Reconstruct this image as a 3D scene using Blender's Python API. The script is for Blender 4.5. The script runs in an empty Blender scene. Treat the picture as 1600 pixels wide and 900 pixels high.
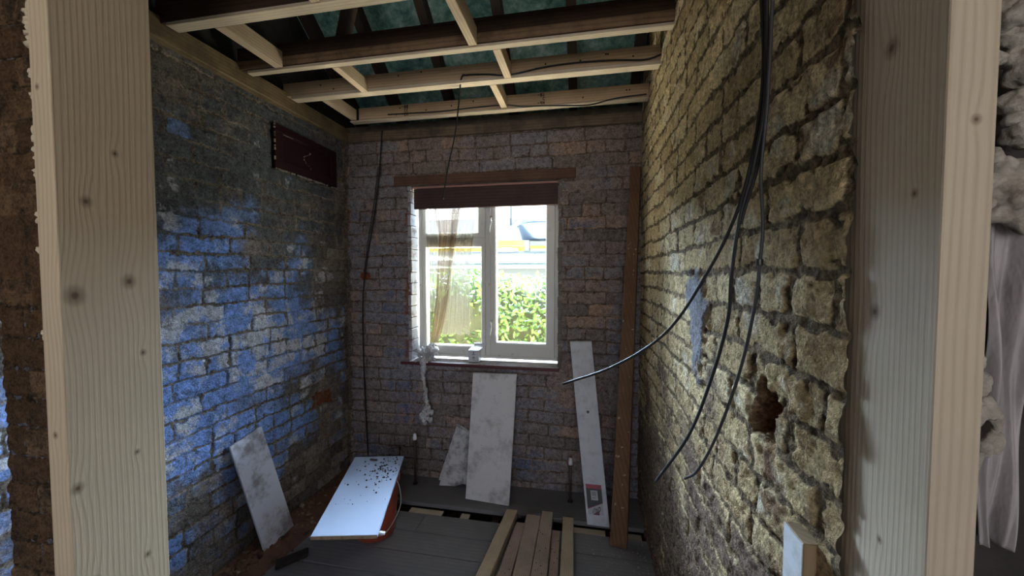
import bpy, bmesh, math, random
import numpy as np
from mathutils import Vector, Matrix

random.seed(7)
R = math.radians
SC = bpy.context.scene
COL = SC.collection

# ------------------------------------------------------------------ camera
H = 1.36
cam_d = bpy.data.cameras.new('camera'); cam = bpy.data.objects.new('camera', cam_d); COL.objects.link(cam)
cam.location = (0, 0, H)
cam.rotation_euler = (R(90 - 2.3), 0, R(10.8))
cam_d.sensor_width = 36.0; cam_d.lens = 36.0 * 600.0 / 1600.0
cam_d.clip_start = 0.02; cam_d.clip_end = 300
SC.camera = cam

# ------------------------------------------------------------------ colour management
vs = SC.view_settings
vs.view_transform = 'Standard'; vs.look = 'None'; vs.gamma = 1.0; vs.use_curve_mapping = False
vs.exposure = 0.0

# ------------------------------------------------------------------ sky
SKY = 7.0
w = bpy.data.worlds.new('sky'); SC.world = w; w.use_nodes = True
nt = w.node_tree; nt.nodes.clear()
wo = nt.nodes.new('ShaderNodeOutputWorld'); bg = nt.nodes.new('ShaderNodeBackground')
tc = nt.nodes.new('ShaderNodeTexCoord'); sp = nt.nodes.new('ShaderNodeSeparateXYZ')
rmp = nt.nodes.new('ShaderNodeValToRGB')
rmp.color_ramp.elements[0].position = 0.0; rmp.color_ramp.elements[0].color = (1.0, 0.98, 0.95, 1)
rmp.color_ramp.elements[1].position = 0.55; rmp.color_ramp.elements[1].color = (0.42, 0.62, 1.0, 1)
nt.links.new(tc.outputs['Generated'], sp.inputs[0]); nt.links.new(sp.outputs[2], rmp.inputs[0])
nt.links.new(rmp.outputs[0], bg.inputs[0]); bg.inputs[1].default_value = SKY
nt.links.new(bg.outputs[0], wo.inputs[0])

# ------------------------------------------------------------------ sun (behind the house, on the hedge)
sd = bpy.data.lights.new('sun', 'SUN'); sd.energy = 5.0; sd.angle = R(2); sd.color = (1.0, 0.95, 0.85)
sun = bpy.data.objects.new('sun', sd); COL.objects.link(sun)
sun.rotation_euler = Vector((0.35, 0.75, -1.0)).to_track_quat('-Z', 'Y').to_euler()

# sampling portals: they give no light of their own, they only guide rays to the openings
def portal(name, loc, rot, sx, sy):
    d = bpy.data.lights.new(name, 'AREA'); d.shape = 'RECTANGLE'; d.size = sx; d.size_y = sy
    d.cycles.is_portal = True
    o = bpy.data.objects.new(name, d); COL.objects.link(o); o.location = loc; o.rotation_euler = rot
portal('window_portal', (-0.64, 2.62, 1.33), (R(-90), 0, 0), 1.0, 1.16)

# added area lamps outside the window, boosting the light of sky and garden
def fill_lamp(name, loc, aim, sx, sy, watts, colour):
    d = bpy.data.lights.new(name, 'AREA'); d.shape = 'RECTANGLE'; d.size = sx; d.size_y = sy; d.energy = watts; d.color = colour
    o = bpy.data.objects.new(name, d); COL.objects.link(o); o.location = loc
    o.rotation_euler = (Vector(aim) - Vector(loc)).to_track_quat('-Z', 'Y').to_euler()
fill_lamp('sky_fill_lamp', (-0.6, 8.2, 4.5), (-0.64, 2.4, 1.4), 11.0, 3.6, 32000, (0.62, 0.80, 1.0))
fill_lamp('garden_fill_lamp', (-0.6, 3.15, 0.05), (-0.64, 2.4, 1.1), 3.2, 0.8, 4200, (1.0, 0.93, 0.68))

# ================================================================== helpers
def tag(o, label=None, cat=None, group=None, kind=None):
    if label: o['label'] = label
    if cat: o['category'] = cat
    if group: o['group'] = group
    if kind: o['kind'] = kind
    return o

def link(name, verts, faces, mat, parent=None, origin='base', smooth=False, bevel=0, segs=1):
    v = np.asarray(verts, dtype=float)
    if parent is not None:
        org = Vector(parent_world(parent))
    elif origin == 'zero':
        org = Vector((0, 0, 0))
    elif origin == 'base':
        mn, mx = v.min(0), v.max(0)
        org = Vector(((mn[0]+mx[0])/2, (mn[1]+mx[1])/2, mn[2]))
    else:
        org = Vector(origin)
    v = v - np.array(org)
    me = bpy.data.meshes.new(name)
    me.from_pydata(v.tolist(), [], [list(f) for f in faces])
    me.validate()
    if smooth:
        me.polygons.foreach_set('use_smooth', [True]*len(me.polygons))
    me.materials.append(mat)
    o = bpy.data.objects.new(name, me); COL.objects.link(o)
    if parent is not None:
        o.parent = parent
    else:
        o.location = org
    if bevel:
        m = o.modifiers.new('bevel', 'BEVEL'); m.width = bevel; m.segments = segs; m.limit_method = 'ANGLE'
    return o

def parent_world(p):
    v = Vector(p.location)
    q = p.parent
    while q:
        v = v + Vector(q.location); q = q.parent
    return v

def empty(name, loc):
    o = bpy.data.objects.new(name, None); COL.objects.link(o); o.location = loc; o.empty_display_size = 0.05
    return o

class MB:
    def __init__(s): s.v = []; s.f = []
    def add(s, vs_, fs_):
        b = len(s.v); s.v += [tuple(p) for p in vs_]; s.f += [tuple(b+i for i in f) for f in fs_]; return s
    def box(s, x0, x1, y0, y1, z0, z1):
        return s.add([(x0,y0,z0),(x1,y0,z0),(x1,y1,z0),(x0,y1,z0),(x0,y0,z1),(x1,y0,z1),(x1,y1,z1),(x0,y1,z1)],
                     [(0,3,2,1),(4,5,6,7),(0,1,5,4),(1,2,6,5),(2,3,7,6),(3,0,4,7)])
    def prism(s, quad, d):
        """quad: corner points of the seen face; d: thickness vector pointing away from the viewer"""
        n = len(quad); d = Vector(d)
        vs_ = [Vector(p) for p in quad] + [Vector(p)+d for p in quad]
        fs = [tuple(range(n)), tuple(range(2*n-1, n-1, -1))] + [(i, i+n, (i+1) % n+n, (i+1) % n) for i in range(n)]
        return s.add(vs_, fs)
    def tube(s, pts, r, n=8, ry=None, cap=True):
        pts = [Vector(p) for p in pts]; ry = ry or r
        rings = []
        up = Vector((0, 0, 1)); prev = None
        b = len(s.v)
        for i, p in enumerate(pts):
            t = (pts[min(i+1, len(pts)-1)] - pts[max(i-1, 0)]).normalized()
            if prev is None:
                a = t.cross(Vector((0, 1, 0)) if abs(t.y) < 0.9 else Vector((1, 0, 0))).normalized()
            else:
                a = (prev - t*prev.dot(t)).normalized()
            prev = a; c = t.cross(a)
            rr = r[i] if isinstance(r, (list, tuple)) else r
            r2 = ry[i] if isinstance(ry, (list, tuple)) else ry
            for k in range(n):
                th = 2*math.pi*k/n
                s.v.append(tuple(p + a*rr*math.cos(th) + c*r2*math.sin(th)))
        for i in range(len(pts)-1):
            for k in range(n):
                k2 = (k+1) % n
                s.f.append((b+i*n+k, b+i*n+k2, b+(i+1)*n+k2, b+(i+1)*n+k))
        if cap:
            s.f.append(tuple(b+k for k in range(n-1, -1, -1)))
            s.f.append(tuple(b+(len(pts)-1)*n+k for k in range(n)))
        return s
    def lathe(s, c, prof, n=32, cap=True):
        b = len(s.v); c = Vector(c)
        for r, z in prof:
            for k in range(n):
                th = 2*math.pi*k/n
                s.v.append((c.x+r*math.cos(th), c.y+r*math.sin(th), c.z+z))
        for i in range(len(prof)-1):
            for k in range(n):
                k2 = (k+1) % n
                s.f.append((b+i*n+k, b+i*n+k2, b+(i+1)*n+k2, b+(i+1)*n+k))
        if cap:
            s.f.append(tuple(b+k for k in range(n-1, -1, -1)))
        return s
    def build(s, name, mat, parent=None, **k):
        return link(name, s.v, s.f, mat, parent, **k)

def spline(pts, n=8):
    """Catmull-Rom through the points"""
    P = [Vector(p) for p in pts]; P = [P[0]*2-P[1]] + P + [P[-1]*2-P[-2]]
    out = []
    for i in range(1, len(P)-2):
        for k in range(n):
            t = k/n; a, b, c, d = P[i-1], P[i], P[i+1], P[i+2]
            out.append(0.5*((2*b)+(c-a)*t+(2*a-5*b+4*c-d)*t*t+(3*b-a-3*c+d)*t**3))
    out.append(P[-2]); return out

# numpy value noise -------------------------------------------------
_rs = np.random.RandomState(11); _L = _rs.rand(512, 512)
def vn(x, y, sc, seed=0):
    x = np.asarray(x)/sc + seed*17.3; y = np.asarray(y)/sc + seed*31.7
    xi = np.floor(x).astype(int); yi = np.floor(y).astype(int); fx = x-xi; fy = y-yi
    fx = fx*fx*(3-2*fx); fy = fy*fy*(3-2*fy)
    g = lambda a, b: _L[(a) % 512, (b) % 512]
    return (g(xi, yi)*(1-fx)+g(xi+1, yi)*fx)*(1-fy)+(g(xi, yi+1)*(1-fx)+g(xi+1, yi+1)*fx)*fy
def fbm(x, y, sc, seed=0, o=4):
    a = 0; t = 0
    for k in range(o):
        a = a + vn(x, y, sc/2**k, seed+k)*0.5**k; t += 0.5**k
    return a/t
def sstep(a, b, x):
    t = np.clip((x-a)/(b-a), 0, 1); return t*t*(3-2*t)

def brick_field(U, V, seed, m=0.009, rough=1.0, bl=0.225, bh=0.075, v0=0.0, smear=0.45):
    """relief height (m, 0 = mortar bed, about 0.01 = brick face), mortar mask, brick random number"""
    Uw = U + (fbm(U, V, 0.06, seed, 3)-.5)*0.016*rough + (vn(U, V, 0.009, seed+5)-.5)*0.004*rough
    Vw = V - v0 + (fbm(U, V, 0.30, seed+9, 2)-.5)*0.018 + (fbm(U, V, 0.035, seed+3, 3)-.5)*0.013*rough
    row = np.floor(Vw/bh).astype(int)
    hr = _L[(row*7+seed*13) % 512, (seed*3) % 512]
    off = (row % 2)*bl*0.5 + (hr-.5)*0.05
    head = (row % 5 == 2)                      # a header course now and then
    L = np.where(head, bl*0.5, bl)
    cu = (Uw+off)/L; col = np.floor(cu).astype(int)
    fu = (cu-col)*L; fv = Vw - row*bh
    d = np.minimum(np.minimum(fu, L-fu), np.minimum(fv, bh-fv))
    rnd = _L[(row*31+col*57+seed) % 512, (row*11+col*5+seed*7) % 512]
    rnd2 = _L[(row*3+col*91+seed) % 512, (row*41+col*13+seed*5) % 512]
    chip = fbm(U, V, 0.022, seed+21, 3)
    mask = sstep(m*0.35, m*0.95, d - np.clip(chip-.62, 0, 1)*0.05*rough)
    sm = sstep(0.55, 0.7, fbm(U, V, 0.16, seed+31, 4)+(smear-.5)*.12)*smear  # mortar smeared over the joints
    tilt = (fu/L-.5)*(rnd2-.5)*0.006
    face = 0.0075 + (rnd-.5)*0.005 + tilt + (fbm(U, V, 0.03, seed+41, 5)-.5)*0.009*rough
    bed = (fbm(U, V, 0.014, seed+51, 3)-.5)*0.007*rough + 0.0025
    face = face + (fbm(U, V, 0.011, seed+71, 3)-.5)*0.0045*rough
    h = bed*(1-mask)+face*mask
    flat = 0.0085 + (fbm(U, V, 0.03, seed+61, 5)-.5)*0.009*rough
    h = h*(1-sm)+flat*sm
    return h, (1-mask)*(1-sm*0.8), rnd, sm

def wall_grid(name, mat, axis, plane, sign, us, vs2, seed, hole=None, mods=None, **kw):
    """a relief brick wall: axis 'x' -> plane x=const, surface coordinates (y,z); axis 'y' -> (x,z). sign: outward direction"""
    U, V = np.meshgrid(us, vs2)
    h, mo, rn, sm = brick_field(U, V, seed, **kw)
    red = np.zeros_like(h); grey = np.zeros_like(h)
    if mods:
        h, mo, rn, red, grey = mods(U, V, h, mo, rn, red, grey)
    P = plane + sign*(h-0.008)
    X = (P, U, V) if axis == 'x' else (U, P, V)
    verts = np.stack([a.ravel() for a in X], 1)
    nu, nv = len(us), len(vs2)
    i = np.arange(nv-1)[:, None]*nu + np.arange(nu-1)[None, :]
    keep = np.ones_like(i, bool)
    if hole is not None:
        uc = (U[:-1, :-1]+U[1:, 1:])/2; vc = (V[:-1, :-1]+V[1:, 1:])/2
        keep = ~hole(uc, vc)
    i = i[keep].ravel()
    F = np.stack([i, i+1, i+1+nu, i+nu], 1)
    flip = (axis == 'x' and sign < 0) or (axis == 'y' and sign > 0)
    if flip: F = F[:, ::-1]
    me = bpy.data.meshes.new(name)
    me.vertices.add(len(verts)); me.vertices.foreach_set('co', verts.ravel())
    me.loops.add(F.size); me.loops.foreach_set('vertex_index', F.ravel())
    me.polygons.add(len(F)); me.polygons.foreach_set('loop_start', np.arange(0, F.size, 4))
    me.polygons.foreach_set('loop_total', np.full(len(F), 4))
    me.polygons.foreach_set('use_smooth', np.ones(len(F), bool))
    me.update(calc_edges=True)
    at = me.attributes.new('bk', 'FLOAT_COLOR', 'POINT')
    at.data.foreach_set('color', np.stack([mo.ravel(), rn.ravel(), red.ravel(), grey.ravel()], 1).astype(np.float32).ravel())
    me.materials.append(mat)
    o = bpy.data.objects.new(name, me); COL.objects.link(o)
    return o

# ================================================================== materials
class N:
    def __init__(s, name, rough=0.8, spec=0.3):
        s.m = bpy.data.materials.new(name); s.m.use_nodes = True; s.t = s.m.node_tree; s.t.nodes.clear()
        s.out = s.n('ShaderNodeOutputMaterial'); s.b = s.n('ShaderNodeBsdfPrincipled')
        s.b.inputs['Roughness'].default_value = rough; s.b.inputs['Specular IOR Level'].default_value = spec
        s.l(s.b.outputs[0], s.out.inputs[0])
        s.co = s.n('ShaderNodeTexCoord').outputs['Object']
    def n(s, t): return s.t.nodes.new(t)
    def l(s, a, b): s.t.links.new(a, b)
    def put(s, sock, v):
        if isinstance(v, bpy.types.NodeSocket): s.l(v, sock)
        elif isinstance(v, (tuple, list)) and len(v) == 3 and sock.type == 'RGBA': sock.default_value = (*v, 1)
        else: sock.default_value = v
    def math(s, op, a, b=0.0, c=None, clamp=False):
        n = s.n('ShaderNodeMath'); n.operation = op; n.use_clamp = clamp
        s.put(n.inputs[0], a); s.put(n.inputs[1], b)
        if c is not None: s.put(n.inputs[2], c)
        return n.outputs[0]
    def mapping(s, scale=(1, 1, 1), loc=(0, 0, 0), rot=(0, 0, 0), co=None):
        n = s.n('ShaderNodeMapping'); n.inputs['Scale'].default_value = scale; n.inputs['Location'].default_value = loc
        n.inputs['Rotation'].default_value = rot
        s.l(co or s.co, n.inputs[0]); return n.outputs[0]
    def noise(s, scale, detail=4, rough=0.55, co=None, dist=0.0):
        n = s.n('ShaderNodeTexNoise'); n.inputs['Scale'].default_value = scale; n.inputs['Detail'].default_value = detail
        n.inputs['Roughness'].default_value = rough; n.inputs['Distortion'].default_value = dist
        s.l(co or s.co, n.inputs['Vector']); return n.outputs[0]
    def voro(s, scale, co=None, out='Distance', feature='F1'):
        n = s.n('ShaderNodeTexVoronoi'); n.feature = feature; n.inputs['Scale'].default_value = scale
        s.l(co or s.co, n.inputs['Vector']); return n.outputs[out]
    def step(s, v, a, b):
        n = s.n('ShaderNodeMapRange'); n.interpolation_type = 'SMOOTHSTEP'
        s.put(n.inputs['Value'], v); n.inputs['From Min'].default_value = a; n.inputs['From Max'].default_value = b
        return n.outputs[0]
    def ramp(s, v, stops):
        n = s.n('ShaderNodeValToRGB'); s.l(v, n.inputs[0]); e = n.color_ramp.elements
        while len(e) < len(stops): e.new(0.5)
        for i, (p, c) in enumerate(stops): e[i].position = p; e[i].color = (*c, 1)
        return n.outputs[0]
    def mix(s, f, a, b, mode='MIX'):
        n = s.n('ShaderNodeMix'); n.data_type = 'RGBA'; n.blend_type = mode
        s.put(n.inputs[0], f); s.put(n.inputs[6], a); s.put(n.inputs[7], b); return n.outputs[2]
    def sep(s, co=None):
        n = s.n('ShaderNodeSeparateXYZ'); s.l(co or s.co, n.inputs[0]); return n.outputs
    def bump(s, h, strength=0.5, dist=0.003):
        n = s.n('ShaderNodeBump'); n.inputs['Strength'].default_value = strength; n.inputs['Distance'].default_value = dist
        s.l(h, n.inputs['Height']); s.l(n.outputs[0], s.b.inputs['Normal'])
    def color(s, c): s.put(s.b.inputs['Base Color'], c); return s

def brick_mat(name, stops, mortar, paints, red=(0.30, 0.085, 0.035), grey=(0.20, 0.21, 0.25), dark=(0.03, 0.022, 0.016), dirt=0.55, mstr=0.85):
    """paints: list of (colour, noise scale, threshold lo, hi, seed offset, region) laid over the bricks in worn patches"""
    m = N(name, 0.93, 0.12)
    a = m.n('ShaderNodeAttribute'); a.attribute_name = 'bk'
    sp_ = m.n('ShaderNodeSeparateColor'); m.l(a.outputs['Color'], sp_.inputs[0])
    mo, rn, rd = sp_.outputs; gy = a.outputs['Alpha']
    n1 = m.noise(16, 8, 0.65)
    v = m.math('ADD', m.math('MULTIPLY', rn, 0.65), m.math('MULTIPLY', n1, 0.55), clamp=True)
    c = m.ramp(v, stops)
    xyz = m.sep()
    for (pc, sc, lo, hi, sd_, reg) in paints:
        co = m.mapping(loc=(sd_, sd_*1.7, sd_*.3))
        f = m.noise(sc, 6, 0.62, co=co)
        if reg:                                   # where on the wall the coat is favoured: (axis, centre, half width, weight)
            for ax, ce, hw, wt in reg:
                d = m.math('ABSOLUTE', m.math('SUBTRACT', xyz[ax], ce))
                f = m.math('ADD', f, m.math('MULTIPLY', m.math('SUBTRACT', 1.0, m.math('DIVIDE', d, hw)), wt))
        fine = m.noise(70, 6, 0.72, co=co)
        f = m.math('ADD', f, m.math('MULTIPLY', m.math('SUBTRACT', fine, 0.5), 0.22))
        f = m.math('ADD', f, m.math('MULTIPLY', m.math('SUBTRACT', rn, 0.5), 0.10))
        f = m.math('SUBTRACT', f, m.math('MULTIPLY', mo, 0.25))
        c = m.mix(m.step(f, lo, hi), c, pc)
    mn = m.noise(60, 5, 0.7)
    c = m.mix(m.math('MULTIPLY', m.step(m.math('ADD', mo, m.math('MULTIPLY', m.math('SUBTRACT', mn, .5), .6)), 0.30, 0.8), mstr), c, m.mix(m.step(mn, .42, .62), mortar, dark))
    pits = m.step(m.noise(42, 6, 0.75), 0.62, 0.72)
    c = m.mix(m.math('MULTIPLY', pits, dirt), c, dark)
    c = m.mix(rd, c, m.mix(n1, red, tuple(x*0.5 for x in red)))
    c = m.mix(gy, c, m.mix(mn, grey, tuple(x*0.6 for x in grey)))
    gr = m.step(m.math('ADD', m.math('MULTIPLY', m.noise(130, 6, .75), .6), m.math('MULTIPLY', m.noise(38, 5, .7), .4)), .36, .62)
    c = m.mix(1.0, c, m.mix(gr, (.50, .48, .46), (1.5, 1.5, 1.5)), 'MULTIPLY')
    m.color(c)
    h = m.math('ADD', m.noise(55, 8, 0.7), m.math('MULTIPLY', m.noise(240, 4, 0.6), 0.35))
    h = m.math('ADD', h, m.math('MULTIPLY', m.noise(20, 6, .7), .8)); m.bump(h, 1.0, 0.016)
    return m.m

def wood(name, light, darkc, across=(1, 1, 0), along=2, freq=130, knots=(), rough=0.7, contrast=1.0, weather=0.0, weather_col=(0.1, 0.09, 0.08),
         knot_amp=0.02, knotc=(0.06, 0.03, 0.015), bump=0.25):
    """sawn timber: growth rings follow the long axis and flow round the knots"""
    m = N(name, rough, 0.25)
    xyz = m.sep()
    st = [6.0, 6.0, 6.0]; st[along] = 0.8
    warp = m.noise(1.0, 3, 0.5, co=m.mapping(scale=tuple(st)))
    g = m.math('ADD', m.math('MULTIPLY', xyz[0], across[0]), m.math('ADD', m.math('MULTIPLY', xyz[1], across[1]), m.math('MULTIPLY', xyz[2], across[2])))
    g = m.math('ADD', g, m.math('MULTIPLY', warp, 0.05))
    kd = None
    for (kp, kr) in knots:
        sv = [1.0, 1.0, 1.0]; sv[along] = 0.42
        n = m.n('ShaderNodeVectorMath'); n.operation = 'DISTANCE'
        m.l(m.mapping(scale=tuple(sv)), n.inputs[0]); n.inputs[1].default_value = tuple(kp[i]*sv[i] for i in range(3))
        d = m.math('DIVIDE', n.outputs['Value'], kr)
        e = m.math('POWER', 2.718, m.math('MULTIPLY', m.math('MULTIPLY', d, d), -0.33))
        g = m.math('ADD', g, m.math('MULTIPLY', e, knot_amp*kr/0.012))
        n2 = m.n('ShaderNodeVectorMath'); n2.operation = 'DISTANCE'
        sv2 = [1.0, 1.0, 1.0]; sv2[along] = 0.85
        m.l(m.mapping(scale=tuple(sv2)), n2.inputs[0]); n2.inputs[1].default_value = tuple(kp[i]*sv2[i] for i in range(3))
        k = m.math('ADD', m.math('MULTIPLY', m.step(m.math('DIVIDE', n2.outputs['Value'], kr), 1.25, 0.35), .6), m.math('MULTIPLY', m.step(m.math('DIVIDE', n2.outputs['Value'], kr), .45, 0.15), .4))
        kd = k if kd is None else m.math('MAXIMUM', kd, k)
    ring = m.math('MULTIPLY', m.math('ADD', m.math('SINE', m.math('MULTIPLY', g, freq*6.2832)), 1.0), 0.5)
    ring = m.math('POWER', ring, 2.2)
    st2 = [420.0, 420.0, 420.0]; st2[along] = 14.0
    fib = m.noise(1.0, 3, 0.6, co=m.mapping(scale=tuple(st2)))
    big = m.noise(3.0, 4, 0.6)
    f = m.math('ADD', m.math('MULTIPLY', ring, 0.5*contrast), m.math('MULTIPLY', m.math('SUBTRACT', fib, 0.4), 0.55), clamp=True)
    c = m.mix(f, light, darkc)
    c = m.mix(m.math('MULTIPLY', m.step(big, 0.4, 0.75), 0.35), c, tuple(x*0.72 for x in light))
    if weather:
        wn = m.noise(7.0, 7, 0.7)
        c = m.mix(m.math('MULTIPLY', m.step(wn, 0.42, 0.66), weather), c, weather_col)
    if kd is not None:
        c = m.mix(m.math('MULTIPLY', kd, 0.85), c, knotc)
    m.color(c)
    m.bump(m.math('ADD', m.math('MULTIPLY', fib, 0.8), m.math('MULTIPLY', ring, 0.4)), bump, 0.002)
    return m.m

def dusty(name, base, dirt, scale=9, lo=0.42, hi=0.7, rough=0.7, amount=0.8, spec=0.3, specks=0.0, bumps=0.15):
    m = N(name, rough, spec)
    n = m.noise(scale, 8, 0.68)
    c = m.mix(m.math('MULTIPLY', m.step(n, lo, hi), amount), base, dirt)
    if specks:
        v = m.step(m.noise(90, 3, 0.7), 0.66, 0.72)
        c = m.mix(m.math('MULTIPLY', v, specks), c, (0.03, 0.025, 0.02))
    m.color(c); m.bump(m.noise(120, 5, 0.6), bumps, 0.002)
    return m.m

def plain(name, c, rough=0.5, spec=0.4, metal=0.0):
    m = N(name, rough, spec); m.b.inputs['Metallic'].default_value = metal
    n = m.noise(35, 5, 0.6)
    m.color(m.mix(m.math('MULTIPLY', n, 0.35), c, tuple(x*0.75 for x in c)))
    return m.m

M = {}
blue_stops = [(0.0, (0.10, 0.09, 0.08)), (0.35, (0.17, 0.15, 0.135)), (0.6, (0.27, 0.22, 0.18)), (1.0, (0.38, 0.33, 0.28))]
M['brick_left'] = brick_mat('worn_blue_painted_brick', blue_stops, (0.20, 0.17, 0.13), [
    ((0.115, 0.125, 0.135), 2.6, 0.42, 0.58, 3.0, [(2, 1.9, .9, .08)]),  # grey coat, darkened to paint in the dimness of the upper wall
    ((0.22, 0.34, 0.68), 3.4, 0.50, 0.68, 8.0, [(1, 1.30, 0.85, 0.12), (2, 0.90, 0.50, 0.16)]),  # blue paint remains, gathered to paint in the window's light patch
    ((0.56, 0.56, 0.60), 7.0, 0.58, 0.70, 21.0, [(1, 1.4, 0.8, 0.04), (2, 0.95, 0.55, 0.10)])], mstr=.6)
M['brick_back'] = brick_mat('grey_purple_brick', [(0.0, (0.15, 0.125, 0.115)), (0.4, (0.25, 0.21, 0.195)), (0.7, (0.33, 0.25, 0.225)), (1.0, (0.50, 0.33, 0.22))],
    (0.15, 0.115, 0.095), [
    ((0.27, 0.255, 0.275), 3.0, 0.45, 0.6, 5.0, None),
    ((0.14, 0.165, 0.26), 3.2, 0.56, 0.76, 9.0, [(2, 0.5, 1.0, 0.05)])], mstr=.7)
M['brick_right'] = brick_mat('yellow_stock_brick', [(0.0, (0.26, 0.18, 0.095)), (0.35, (0.44, 0.33, 0.18)), (0.65, (0.58, 0.46, 0.26)), (1.0, (0.66, 0.54, 0.33))],
    (0.19, 0.14, 0.09), [
    ((0.62, 0.56, 0.43), 9.0, 0.57, 0.68, 4.0, [(2, 1.3, 0.8, 0.05)]),
    ((0.26, 0.17, 0.10), 7.0, 0.56, 0.70, 24.0, None),
    ((0.17, 0.12, 0.09), 4.0, 0.54, 0.72, 14.0, [(2, 0.35, 0.80, 0.36)])], dirt=0.8, red=(0.17, 0.06, 0.035), grey=(0.27, 0.27, 0.31), mstr=.9)  # purple-brown brick low down, darkened further to paint in shade
M['brick_pier'] = brick_mat('brown_scraped_brick', [(0.0, (0.07, 0.045, 0.025)), (0.5, (0.15, 0.09, 0.05)), (1.0, (0.24, 0.155, 0.09))],
    (0.10, 0.07, 0.045), [((0.07, 0.05, 0.035), 8.0, 0.5, 0.65, 4.0, None)], dirt=0.5)
M['masonry'] = dusty('plain_masonry', (0.16, 0.13, 0.11), (0.08, 0.06, 0.05), 12)
M['near_black'] = dusty('near_black_masonry', (0.035, 0.03, 0.028), (0.015, 0.013, 0.012), 12)  # near-black tone shared by the gable and the right-hand cap
M['plaster'] = dusty('old_magnolia_plaster', (0.55, 0.47, 0.38), (0.42, 0.35, 0.28), 4)
M['reveal'] = dusty('white_painted_reveal', (0.36, 0.37, 0.39), (0.16, 0.12, 0.10), 16, 0.5, 0.62)
M['old_joist'] = wood('old_dark_joist', (0.075, 0.04, 0.026), (0.035, 0.02, 0.014), (0, 1, 1), 0, 60, weather=0.5, weather_col=(0.03, 0.02, 0.015))
M['rough_joist'] = wood('rough_sawn_brown', (0.24, 0.15, 0.085), (0.11, 0.06, 0.035), (0, 1, 1), 0, 60, weather=0.6, weather_col=(0.06, 0.035, 0.02))
M['new_x'] = wood('new_pine_along_x', (0.56, 0.40, 0.26), (0.36, 0.23, 0.13), (0, 1, 1), 0, 75, weather=0.25, weather_col=(0.30, 0.21, 0.14))
M['batten_x'] = wood('pale_batten_along_x', (0.60, 0.50, 0.38), (0.42, 0.33, 0.23), (0, 1, 1), 0, 75, weather=0.3, weather_col=(0.36, 0.28, 0.2))
M['new_y'] = wood('new_pine_along_y', (0.58, 0.45, 0.32), (0.38, 0.27, 0.17), (1, 0, 1), 1, 75, weather=0.25, weather_col=(0.34, 0.24, 0.16))
M['plate_y'] = wood('old_wall_plate_along_y', (0.24, 0.17, 0.09), (0.12, 0.08, 0.045), (1, 0, 1), 1, 60, weather=0.7, weather_col=(0.09, 0.065, 0.04))
M['plate_x'] = wood('old_wall_plate_along_x', (0.19, 0.135, 0.09), (0.09, 0.06, 0.04), (0, 1, 1), 0, 60, weather=0.8, weather_col=(0.06, 0.045, 0.035))
M['lintel'] = wood('brown_lintel', (0.14, 0.075, 0.05), (0.07, 0.035, 0.025), (0, 1, 1), 0, 60, weather=0.5, weather_col=(0.05, 0.03, 0.025))
M['header'] = wood('dark_header_board', (0.075, 0.045, 0.04), (0.04, 0.024, 0.022), (0, 1, 1), 0, 50, weather=0.4, weather_col=(0.03, 0.02, 0.02))
M['prop'] = wood('orange_brown_post', (0.19, 0.105, 0.055), (0.10, 0.055, 0.03), (1, 1, 0), 2, 50, weather=0.6, weather_col=(0.10, 0.05, 0.025))
M['floor'] = wood('dusty_floorboards', (0.19, 0.18, 0.18), (0.11, 0.10, 0.10), (0, 1, 0), 0, 45, weather=0.7, weather_col=(0.15, 0.145, 0.15), contrast=.6)
M['dark_void'] = dusty('underfloor_dirt', (0.03, 0.025, 0.02), (0.06, 0.045, 0.03), 14)

# ================================================================== the shell
# left party wall
def left_mods(U, V, h, mo, rn, red, grey):
    # broken brick showing orange clay
    d = np.maximum(np.abs(U-2.08)/0.085, np.abs(V-0.585)/0.045) + (fbm(U, V, 0.03, 77)-.5)*0.9
    k = sstep(1.05, 0.85, d); h = h - 0.010*k; mo = mo*(1-k); red = np.maximum(red, k*0.9)
    # recess round the maroon panel
    inside = (U > 1.735) & (U < 2.25) & (V > 1.90) & (V < 2.14)
    h = np.where(inside, -0.004, h)
    # corner strip of bare mortar
    c = sstep(2.30, 2.34, U + (fbm(U, V, 0.05, 78)-.5)*0.05); mo = np.maximum(mo, c*0.7)
    return h, mo, rn, red, grey
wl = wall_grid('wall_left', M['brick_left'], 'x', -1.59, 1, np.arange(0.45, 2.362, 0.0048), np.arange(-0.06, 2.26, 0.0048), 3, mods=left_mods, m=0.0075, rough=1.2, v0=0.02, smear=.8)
tag(wl, kind='structure')
MB().box(-1.80, -1.603, 0.3, 2.75, -0.3, 2.33).build('wall_left_core', M['masonry'], origin='zero')['kind'] = 'structure'
MB().box(-1.80, -1.60, -2.8, 2.75, 2.33, 5.2).build('wall_left_gable', M['near_black'], origin='zero')['kind'] = 'structure'  # gable above the plate, in a near-black tone

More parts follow.
